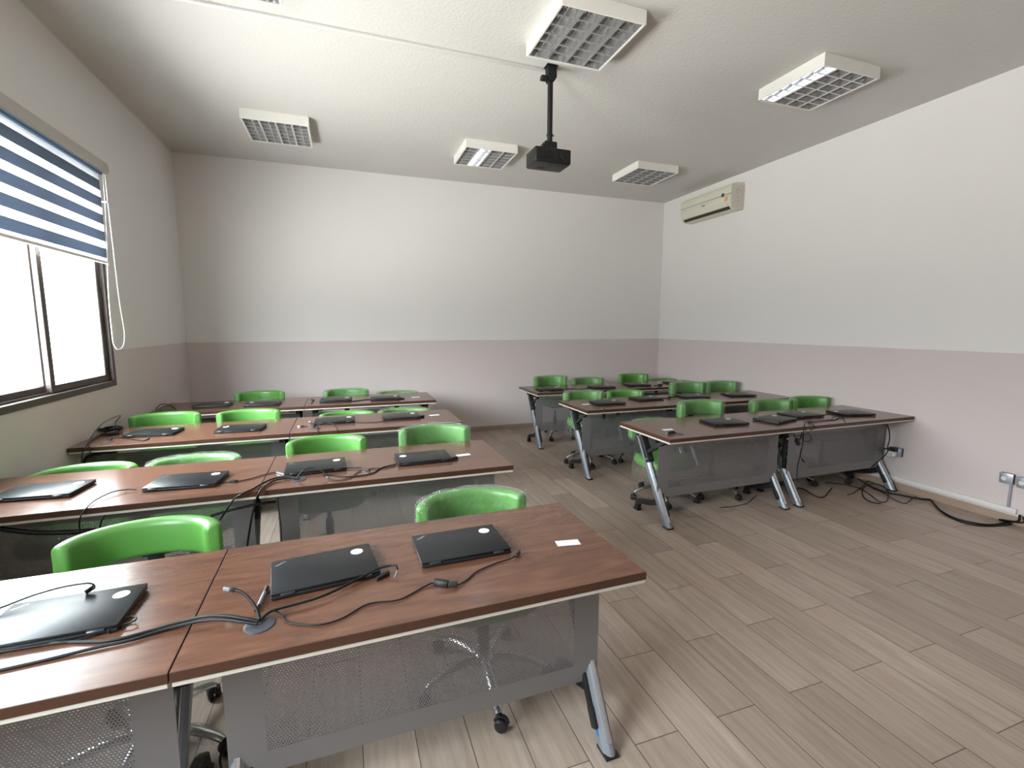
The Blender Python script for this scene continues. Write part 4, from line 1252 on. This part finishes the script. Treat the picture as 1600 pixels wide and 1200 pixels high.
# ------------------------------------------------------------------ cables
def cable(label, pts, r=0.0028, parts=(), name='power_cable', cat='cable'):
    bm = BM()
    r = r * 1.15 if r < 0.0045 else r
    tube(bm, pts, r, 8, n=10)
    if not parts:
        return tag(link_mesh(name, bm, MAT['cable'], sharp=60), label, cat)
    root = empty(name, pts[0])
    inv = Vector(pts[0])
    bmesh.ops.translate(bm, vec=-inv, verts=bm.verts[:])
    link_mesh('cord', bm, MAT['cable'], root, sharp=60)
    for (pn, mat, a, b_, w, t) in parts:
        bm = BM()
        obox(bm, Vector(a) - inv, Vector(b_) - inv, w, t, min(w, t) * 0.28, up=Vector((0, 0, 1)))
        o = link_mesh(pn, bm, MAT[mat], root)
        if mat in ('bolt', 'white_plastic', 'silver'):
            o['label'] = 'pale metal plug tip'
    return tag(root, label, cat)
for (label, pts, r, parts) in CABLES:
    cable(label, pts, r, parts)

# ------------------------------------------------------------------ marker pen on the nearest table
bm = BM()
A, B = Vector((-0.2794, 1.4848, 0.754)), Vector((-0.2705, 1.5905, 0.754))
root = empty('marker_pen', A)
tube(bm, [(0, 0, 0), B - A], 0.0058, 12, smooth=False)
link_mesh('barrel', bm, MAT['silver'], root)
bm = BM()
u = (B - A)
tube(bm, [u * -0.10, u * 0.14], 0.0064, 12, smooth=False)
tube(bm, [u * 0.84, u * 1.12], 0.0064, 12, smooth=False)
link_mesh('cap', bm, MAT['black'], root)
tag(root, 'silver marker pen with black ends leaning by the nearest laptop', 'pen')

# ------------------------------------------------------------------ roller blind
root = empty('zebra_blind', (XL, 3.0, 2.90))
o_ = Vector((XL, 3.0, 2.90))
y0b, y1b = 2.35, 4.775
def local(bm):
    bmesh.ops.translate(bm, vec=-o_, verts=bm.verts[:])
    return bm
bm = BM()
prof = [(XL, 2.800), (XL, 2.895), (XL + 0.062, 2.895), (XL + 0.080, 2.886), (XL + 0.088, 2.860), (XL + 0.088, 2.808), (XL + 0.082, 2.800)]
prism(bm, [(p[0], p[1]) for p in prof], 2.32, 4.868, 'Y')
bmesh.ops.bevel(bm, geom=bm.edges[:], offset=0.004, segments=2, affect='EDGES')
link_mesh('cassette', local(bm), MAT['cassette'], root)
bm = BM()
box(bm, XL + 0.034, XL + 0.070, y0b, y1b + 0.02, 2.776, 2.802, 0.004)
link_mesh('fabric_roll', local(bm), MAT['cassette_blue'], root)
bm = BM()
box(bm, XL + 0.070, XL + 0.0735, y0b, y1b + 0.06, 2.792, 2.803, 0.001)
link_mesh('cassette_lip', local(bm), MAT['pale_blue'], root)
xf = XL + 0.050
for k in range(5):
    z = 2.124 + 0.132 * k
    bm = BM()
    box(bm, xf - 0.0008, xf + 0.0008, y0b, y1b, z, z + 0.078)
    link_mesh('dark_band', local(bm), MAT['band_dark'], root)
    bm = BM()
    box(bm, xf - 0.0004, xf + 0.0004, y0b, y1b, z + 0.078, z + (0.132 if k < 4 else 0.125))
    link_mesh('sheer_band', local(bm), MAT['band_sheer'], root)
bm = BM()
box(bm, xf - 0.0004, xf + 0.0004, y0b, y1b, 2.098, 2.124)
link_mesh('sheer_band', local(bm), MAT['band_sheer'], root)
bm = BM()
box(bm, xf - 0.010, xf + 0.010, y0b - 0.005, y1b + 0.012, 2.078, 2.102, 0.005)
link_mesh('bottom_rail', local(bm), MAT['white_plastic'], root)
# bead chain loop
bm = BM()
xc = XL + 0.064
loop = [(xc, y, z) for y, z in ((4.846, 2.805), (4.852, 2.552), (4.862, 2.302), (4.880, 1.834), (4.912, 1.606), (4.918, 1.497), (4.868, 1.412), (4.773, 1.390),
        (4.712, 1.424), (4.694, 1.477), (4.692, 1.682), (4.706, 1.885), (4.738, 2.089), (4.785, 2.396), (4.815, 2.805))]
tube(bm, loop, 0.0032, 6, n=10)
link_mesh('bead_chain', local(bm), MAT['chain'], root)
bm = BM()
box(bm, XL + 0.002, XL + 0.066, 4.838, 4.850, 2.575, 2.585, 0.002)
tube(bm, [(XL + 0.064, 4.825, 2.58), (XL + 0.064, 4.862, 2.58)], 0.006, 8, smooth=False)
link_mesh('chain_guide', local(bm), MAT['white_plastic'], root)
tag(root, 'slate blue and white striped zebra roller blind half lowered over the window', 'blind')

# ------------------------------------------------------------------ ceiling lights
FW, FH = 0.60, 0.090
def make_light():
    root = empty('ceiling_light')
    h = FW / 2
    bm = BM()
    t = 0.014
    for a, b_, c, d in ((-h, h, -h, -h + t), (-h, h, h - t, h), (-h, -h + t, -h + t, h - t), (h - t, h, -h + t, h - t)):
        box(bm, a, b_, c, d, -FH, 0, 0.0015, seg=1)
    box(bm, -h + t, h - t, -h + t, h - t, -0.012, -0.002)
    link_mesh('housing', bm, MAT['housing'], root)
    # polished louvre: 4 lamp channels, 6 cells each
    bm = BM()
    i = h - t
    cw = 2 * i / 4
    def blade(p0, p1, ztop, zbot, w0, w1, axis):
        # V-shaped blade, wider at the bottom
        a, b_ = p0, p1
        if axis == 'Y':
            q = [(a[0] - w1, zbot), (a[0] + w1, zbot), (a[0] + w0, ztop), (a[0] - w0, ztop)]
            prism(bm, q, a[1], b_[1], 'Y')
        else:
            q = [(a[1] - w1, zbot), (a[1] + w1, zbot), (a[1] + w0, ztop), (a[1] - w0, ztop)]
            prism(bm, q, a[0], b_[0], 'X')
    for k in range(5):
        x = -i + cw * k
        ww = 0.010 if 0 < k < 4 else 0.006
        blade((x, -i), (x, i), -0.030, -FH + 0.004, 0.004, ww, 'Y')
    for k in range(7):
        y = -i + 2 * i / 6 * k
        blade((-i, y), (i, y), -0.040, -FH + 0.0045, 0.0015, 0.0055, 'X')
    # curved reflector behind every tube
    for k in range(4):
        xc_ = -i + cw * (k + 0.5)
        pr = []
        for s in range(9):
            a = PI * s / 8
            pr.append((xc_ + (cw / 2 - 0.004) * math.cos(a), -0.055 + 0.038 * math.sin(a)))
        A = [bm.verts.new((p[0], -i, p[1])) for p in pr]
        B = [bm.verts.new((p[0], i, p[1])) for p in pr]
        for s in range(8):
            bm.faces.new((A[s], A[s + 1], B[s + 1], B[s]))
    link_mesh('louvre', bm, MAT['louvre'], root, sharp=30)
    for k in range(4):
        bm = BM()
        xc_ = -i + cw * (k + 0.5)
        tube(bm, [(xc_, -i + 0.01, -0.040), (xc_, i - 0.01, -0.040)], 0.0085, 12, smooth=False)
        link_mesh('tube', bm, MAT['tube_off'], root)
    register(root)
    return root
light0 = make_light()
LT = [(1.610, 3.130, None, 'square louvred ceiling light directly over the projector pole, all tubes off'),
      (3.735, 3.085, 0, 'square louvred ceiling light with its outer tube lit, near the side wall'),
      (-0.560, 5.565, None, 'square louvred ceiling light toward the back corner on the window side, all off'),
      (1.612, 5.560, 1, 'square louvred ceiling light with one tube lit, left of the projector'),
      (3.775, 5.525, None, 'square louvred ceiling light near the air conditioner, all tubes off'),
      (-0.585, 3.130, None, 'louvred ceiling light cut off by the top edge beside the cable conduit')]
for n_, (x, y, lit, label) in enumerate(LT):
    r, made = dup(light0, (x, y, H), 0.0)
    if lit is not None:
        tb = made['tube'][lit]
        tb.data = tb.data.copy()
        tb.data.materials[0] = MAT['tube_on']
        tb['label'] = 'lit fluorescent tube'
    tag(r, label, 'ceiling light', 'square louvred ceiling lights')
for c, gs in KIDS[light0.name]:
    bpy.data.objects.remove(c)
bpy.data.objects.remove(light0)

# conduit across the ceiling
bm = BM()
box(bm, XL, 1.585, 3.685, 3.715, H - 0.018, H, 0.003)
box(bm, -0.425, -0.421, 3.6845, 3.7155, H - 0.0186, H)
tag(link_mesh('cable_conduit', bm, MAT['trunking']), 'white cable conduit running across the ceiling to the projector', 'conduit')

# ------------------------------------------------------------------ projector with its ceiling pole
root = empty('projector', (1.60, 3.655, H))
bm = BM()
box(bm, -0.045, 0.045, -0.045, 0.045, -0.008, 0, 0.003)
prism(bm, [(-0.030, -0.008), (0.042, -0.008), (0.042, -0.085), (0.020, -0.118), (-0.022, -0.118), (-0.030, -0.085)], -0.030, 0.030, 'Y')
box(bm, -0.080, -0.020, -0.022, 0.022, -0.110, -0.078, 0.004)
link_mesh('ceiling_mount', bm, MAT['proj_black'], root)
bm = BM()
tube(bm, [(0, 0, -0.10), (0, 0, -0.585)], 0.0215, 16, smooth=False)
tube(bm, [(0, 0, -0.505), (0, 0, -0.515)], 0.0265, 16, smooth=False)
tube(bm, [(-0.02, 0, -0.51), (0.038, 0, -0.51)], 0.004, 8, smooth=False)
link_mesh('pole', bm, MAT['proj_black'], root)
bm = BM()
box(bm, -0.052, 0.052, -0.035, 0.035, -0.625, -0.565, 0.006)
box(bm, -0.070, -0.045, -0.03, 0.03, -0.640, -0.585, 0.005)
box(bm, -0.045, 0.045, -0.05, 0.05, -0.665, -0.620, 0.005)
for a in ((-0.10, -0.06), (0.08, -0.06), (-0.10, 0.05), (0.08, 0.05)):
    obox(bm, (0, 0, -0.645), (a[0], a[1], -0.662), 0.016, 0.006, up=Vector((0, 0, 1)))
link_mesh('bracket', bm, MAT['proj_black'], root)
bm = BM()
box(bm, -0.190, 0.110, -0.170, 0.035, -0.775, -0.664, 0.012, seg=3)
body = link_mesh('body', bm, MAT['proj_black'], root)
bm = BM()
box(bm, -0.183, 0.103, -0.163, 0.028, -0.7775, -0.7740, 0.002)
box(bm, -0.12, -0.06, -0.05, -0.01, -0.7785, -0.777, 0.0005, mi=1)
box(bm, -0.06, -0.01, -0.145, -0.12, -0.7785, -0.777, 0.0005, mi=1)
link_mesh('underside', bm, [MAT['proj_under'], MAT['proj_black']], body)
bm = BM()
lathe(bm, [(0.030, -0.182), (0.034, -0.180), (0.034, -0.168)], 24, 0, 'Y', (0.045, 0, -0.718))
lathe(bm, [(0.006, -0.184), (0.024, -0.1825), (0.027, -0.180)], 24, 1, 'Y', (0.045, 0, -0.718))
link_mesh('lens', bm, [MAT['proj_black'], MAT['lens']], body)
bm = BM()
for k in range(9):
    box(bm, -0.165 + k * 0.014, -0.158 + k * 0.014, -0.1712, -0.1695, -0.755, -0.690)
link_mesh('vent', bm, MAT['lens'], body)
tag(root, 'black projector hanging on a pole from the ceiling', 'projector')

# ------------------------------------------------------------------ air conditioner
root = empty('air_conditioner', (XR, 5.62, 3.30))
o_ = Vector((XR, 5.62, 3.30))
ya, yb = 5.120, 6.120
prof = [(XR, 3.470), (XR - 0.150, 3.468), (XR - 0.200, 3.450), (XR - 0.220, 3.415), (XR - 0.222, 3.235), (XR - 0.205, 3.185), (XR - 0.165, 3.145), (XR - 0.120, 3.132), (XR, 3.132)]
bm = BM()
prism(bm, prof, ya, yb, 'Y')
es = [e for e in bm.edges if len(e.link_faces) == 2 and e.calc_face_angle(0) > 1.2]
bmesh.ops.bevel(bm, geom=es, offset=0.006, segments=2, affect='EDGES')
link_mesh('body', local(bm), MAT['ac'], root)
bm = BM()
box(bm, XR - 0.2245, XR - 0.2215, ya + 0.05, yb - 0.02, 3.240, 3.325, 0.001)
box(bm, XR - 0.2245, XR - 0.2210, ya + 0.004, yb - 0.004, 3.330, 3.412, 0.001)
link_mesh('front_panel', local(bm), MAT['ac'], root)
bm = BM()
box(bm, XR - 0.2232, XR - 0.2205, ya + 0.004, yb - 0.004, 3.3255, 3.3295)
prism(bm, [(XR - 0.196, 3.174), (XR - 0.200, 3.168), (XR - 0.168, 3.139), (XR - 0.160, 3.145)], ya + 0.06, yb - 0.05, 'Y')
link_mesh('slot', local(bm), MAT['ac_dark'], root)
bm = BM()
prism(bm, [(XR - 0.2235, 3.232), (XR - 0.226, 3.230), (XR - 0.208, 3.181), (XR - 0.204, 3.183)], ya + 0.06, yb - 0.05, 'Y')
link_mesh('flap', local(bm), MAT['ac'], root)
bm = BM()
lathe(bm, [(0.026, -0.003), (0.026, 0.0), (0.022, 0.001)], 20, 0, 'X', (XR - 0.225, ya + 0.145, 3.332))
a = link_mesh('display', local(bm), MAT['ac_green'], root)
bm = BM()
box(bm, XR - 0.2262, XR - 0.2240, ya + 0.055, ya + 0.115, 3.245, 3.305)
a = link_mesh('energy_label', local(bm), MAT['ac_orange'], root)
a['label'] = 'orange energy label'
bm = BM()
box(bm, XR - 0.2262, XR - 0.2244, ya + 0.48, ya + 0.54, 3.272, 3.284)
link_mesh('badge', local(bm), MAT['ac_dark'], root)
bm = BM()
box(bm, XR - 0.212, XR - 0.004, ya - 0.0015, ya + 0.001, 3.155, 3.445, 0.0)
ring = [(0.030, -0.0025), (0.036, -0.002), (0.036, 0.0)]
link_mesh('end_cover', local(bm), MAT['ac_side'], root)
bm = BM()
v0 = [bm.verts.new((XR - 0.110 + 0.034 * math.cos(2 * PI * k / 24), ya - 0.003, 3.360 + 0.034 * math.sin(2 * PI * k / 24))) for k in range(24)]
v1 = [bm.verts.new((XR - 0.110 + 0.027 * math.cos(2 * PI * k / 24), ya - 0.003, 3.360 + 0.027 * math.sin(2 * PI * k / 24))) for k in range(24)]
for k in range(18):
    bm.faces.new((v0[k], v0[k + 1], v1[k + 1], v1[k]))
box(bm, XR - 0.128, XR - 0.098, ya - 0.003, ya - 0.001, 3.283, 3.293)
lathe(bm, [(0.010, -0.002), (0.010, 0.0)], 12, 0, 'Y', (XR - 0.104, ya, 3.235))
link_mesh('end_marks', local(bm), MAT['conduit_grey'], root)
tag(root, 'ivory split air conditioner on the right wall near the ceiling', 'air conditioner')

# ------------------------------------------------------------------ wall sockets
def socket(yc, zc, label, pipe=False, w=0.086, name='wall_socket'):
    root = empty(name, (XR, yc, zc))
    bm = BM()
    box(bm, -0.030, 0, -w / 2 + 0.002, w / 2 - 0.002, -0.041, 0.041, 0.002)
    link_mesh('back_box', bm, MAT['socket_back'], root)
    bm = BM()
    box(bm, -0.036, -0.030, -w / 2, w / 2, -0.043, 0.043, 0.002)
    pl = link_mesh('face_plate', bm, MAT['socket'], root)
    bm = BM()
    box(bm, -0.0385, -0.0355, -0.028, -0.012, 0.012, 0.030, 0.001)
    link_mesh('switch', bm, MAT['white_plastic'], pl)
    bm = BM()
    lathe(bm, [(0.016, -0.0372), (0.016, -0.0360)], 20, 0, 'X', (0, 0.014, -0.004))
    ci = link_mesh('socket_face', bm, MAT['white_plastic'], pl)
    bm = BM()
    for (yy, zz, hh) in ((0.014, 0.004, 0.005), (0.008, -0.009, 0.0035), (0.020, -0.009, 0.0035)):
        box(bm, -0.0378, -0.0371, yy - 0.0016, yy + 0.0016, zz - hh, zz + hh)
    link_mesh('pin_hole', bm, MAT['black'], pl)
    if pipe:
        bm = BM()
        box(bm, -0.018, 0, -0.033, -0.017, 0.128 - zc, -0.040, 0.002)
        link_mesh('drop_conduit', bm, MAT['conduit_grey'], root)
    return tag(root, label, 'socket', 'steel wall sockets')
socket(2.170, 0.365, 'steel wall socket with a grey conduit dropping to the trunking', True)
socket(2.062, 0.358, 'steel wall socket at the picture edge beside the one with the conduit')
socket(2.985, 0.375, 'steel wall socket with white and black plugs in it, by the table end')
root = empty('plug_adapter', (XR - 0.036, 2.99, 0.372))
bm = BM()
box(bm, -0.052, 0, -0.012, 0.050, -0.040, 0.008, 0.006)
link_mesh('adapter_body', bm, MAT['white_plastic'], root)
bm = BM()
box(bm, -0.053, -0.051, 0.006, 0.012, -0.020, -0.012)
box(bm, -0.053, -0.051, 0.024, 0.030, -0.020, -0.012)
link_mesh('pin_hole', bm, MAT['black'], root)
tag(root, 'white plug adapter in the socket beside the right front table', 'plug')
root = empty('black_plug', (XR - 0.037, 2.995, 0.405))
bm = BM()
box(bm, -0.040, 0, -0.030, 0.040, -0.022, 0.016, 0.008)
tube(bm, [(-0.035, 0.02, 0.0), (-0.075, 0.06, -0.005), (-0.10, 0.10, -0.03)], 0.006, 8)
link_mesh('plug_body', bm, MAT['black'], root)
tag(root, 'black power plug above the white adapter at the socket', 'plug')

# power strip fixed between the two right front tables
root = empty('power_strip', (3.735, 3.115, 0.46))
bm = BM()
box(bm, -0.026, 0.026, -0.018, 0.018, -0.155, 0.155, 0.005)
link_mesh('strip_body', bm, MAT['black'], root)
bm = BM()
for k in range(3):
    box(bm, -0.020 + k * 0.014, -0.010 + k * 0.014, -0.0205, -0.017, 0.118, 0.132, 0.001)
box(bm, 0.014, 0.022, -0.0205, -0.017, -0.10, 0.06, 0.001)
link_mesh('switch', bm, MAT['white_plastic'], root)
bm = BM()
for k in range(3):
    lathe(bm, [(0.015, -0.0195), (0.015, -0.0175)], 16, 0, 'Y', (-0.006, 0, 0.07 - 0.055 * k))
link_mesh('outlet', bm, MAT['dark_grey'], root)
tag(root, 'black power strip standing in the gap between right front tables', 'power strip')

# ------------------------------------------------------------------ daylight, world and camera
world = bpy.data.worlds.new('overcast')
scene.world = world
world.use_nodes = True
bg = world.node_tree.nodes['Background']
wt = world.node_tree
tc = N(wt, 'ShaderNodeTexCoord')
sep = N(wt, 'ShaderNodeSeparateXYZ')
wt.links.new(tc.outputs['Generated'], sep.inputs[0])
# hazy white sky over sunlit pale ground
zz = sep.outputs['Z']
wt.links.new(ramp(wt, M(wt, 'ADD', M(wt, 'MULTIPLY', zz, 0.5), 0.5), [(0.44, (1.0, 0.97, 0.94, 1)), (0.5, (0.98, 0.98, 1.0, 1)), (0.75, (0.86, 0.93, 1.0, 1))]), bg.inputs[0])
# horizon dimmed and front side brightened, an added gradient balancing light on the walls
lum = ramp(wt, M(wt, 'ADD', M(wt, 'MULTIPLY', zz, 0.5), 0.5), [(0.0, (0.66,) * 3 + (1,)), (0.34, (0.54,) * 3 + (1,)), (0.45, (0.30,) * 3 + (1,)), (0.5, (0.20,) * 3 + (1,)), (0.55, (0.30,) * 3 + (1,)), (0.64, (0.62,) * 3 + (1,)), (1.0, (0.66,) * 3 + (1,))])
az = M(wt, 'ADD', M(wt, 'MULTIPLY', sep.outputs['X'], -0.10), M(wt, 'MULTIPLY', sep.outputs['Y'], -0.40))
wt.links.new(M(wt, 'MULTIPLY', M(wt, 'MULTIPLY', lum, M(wt, 'ADD', az, 1.0)), SKY), bg.inputs[1])

for i, w in enumerate(WIN):
    ld = bpy.data.lights.new('window_portal', 'AREA')
    ld.shape = 'RECTANGLE'
    ld.size = w[1] - w[0]
    ld.size_y = w[3] - w[2]
    ld.cycles.is_portal = True
    lo = bpy.data.objects.new('window_portal', ld)
    COL.objects.link(lo)
    lo.location = (XL - 0.16, (w[0] + w[1]) / 2, (w[2] + w[3]) / 2)
    lo.rotation_euler = (R(90), 0, R(-90))

cam = bpy.data.cameras.new('camera')
cam.sensor_fit = 'HORIZONTAL'
cam.sensor_width = 36.0
cam.lens = 16.5616
cam.clip_start = 0.05
co = bpy.data.objects.new('camera', cam)
COL.objects.link(co)
rt = Vector((0.94350301, -0.33135815, 0.00195911))
up = Vector((0.03871519, 0.11610483, 0.99248214))
fw = Vector((0.32909451, 0.93633404, -0.12237386))
mt = Matrix((rt, up, -fw)).transposed().to_4x4()
mt.translation = Vector((0, 0, 1.5897))
co.matrix_world = mt
scene.camera = co

vs = scene.view_settings
vs.view_transform = 'Standard'
vs.look = 'None'
vs.gamma = 1.0
vs.use_curve_mapping = False
vs.exposure = EXPOSURE
scene.cycles.max_bounces = 12
scene.cycles.diffuse_bounces = 7
scene.cycles.transparent_max_bounces = 24
scene.cycles.caustics_reflective = False
scene.cycles.caustics_refractive = False
scene.cycles.sample_clamp_indirect = 6.0
scene.cycles.use_denoising = True
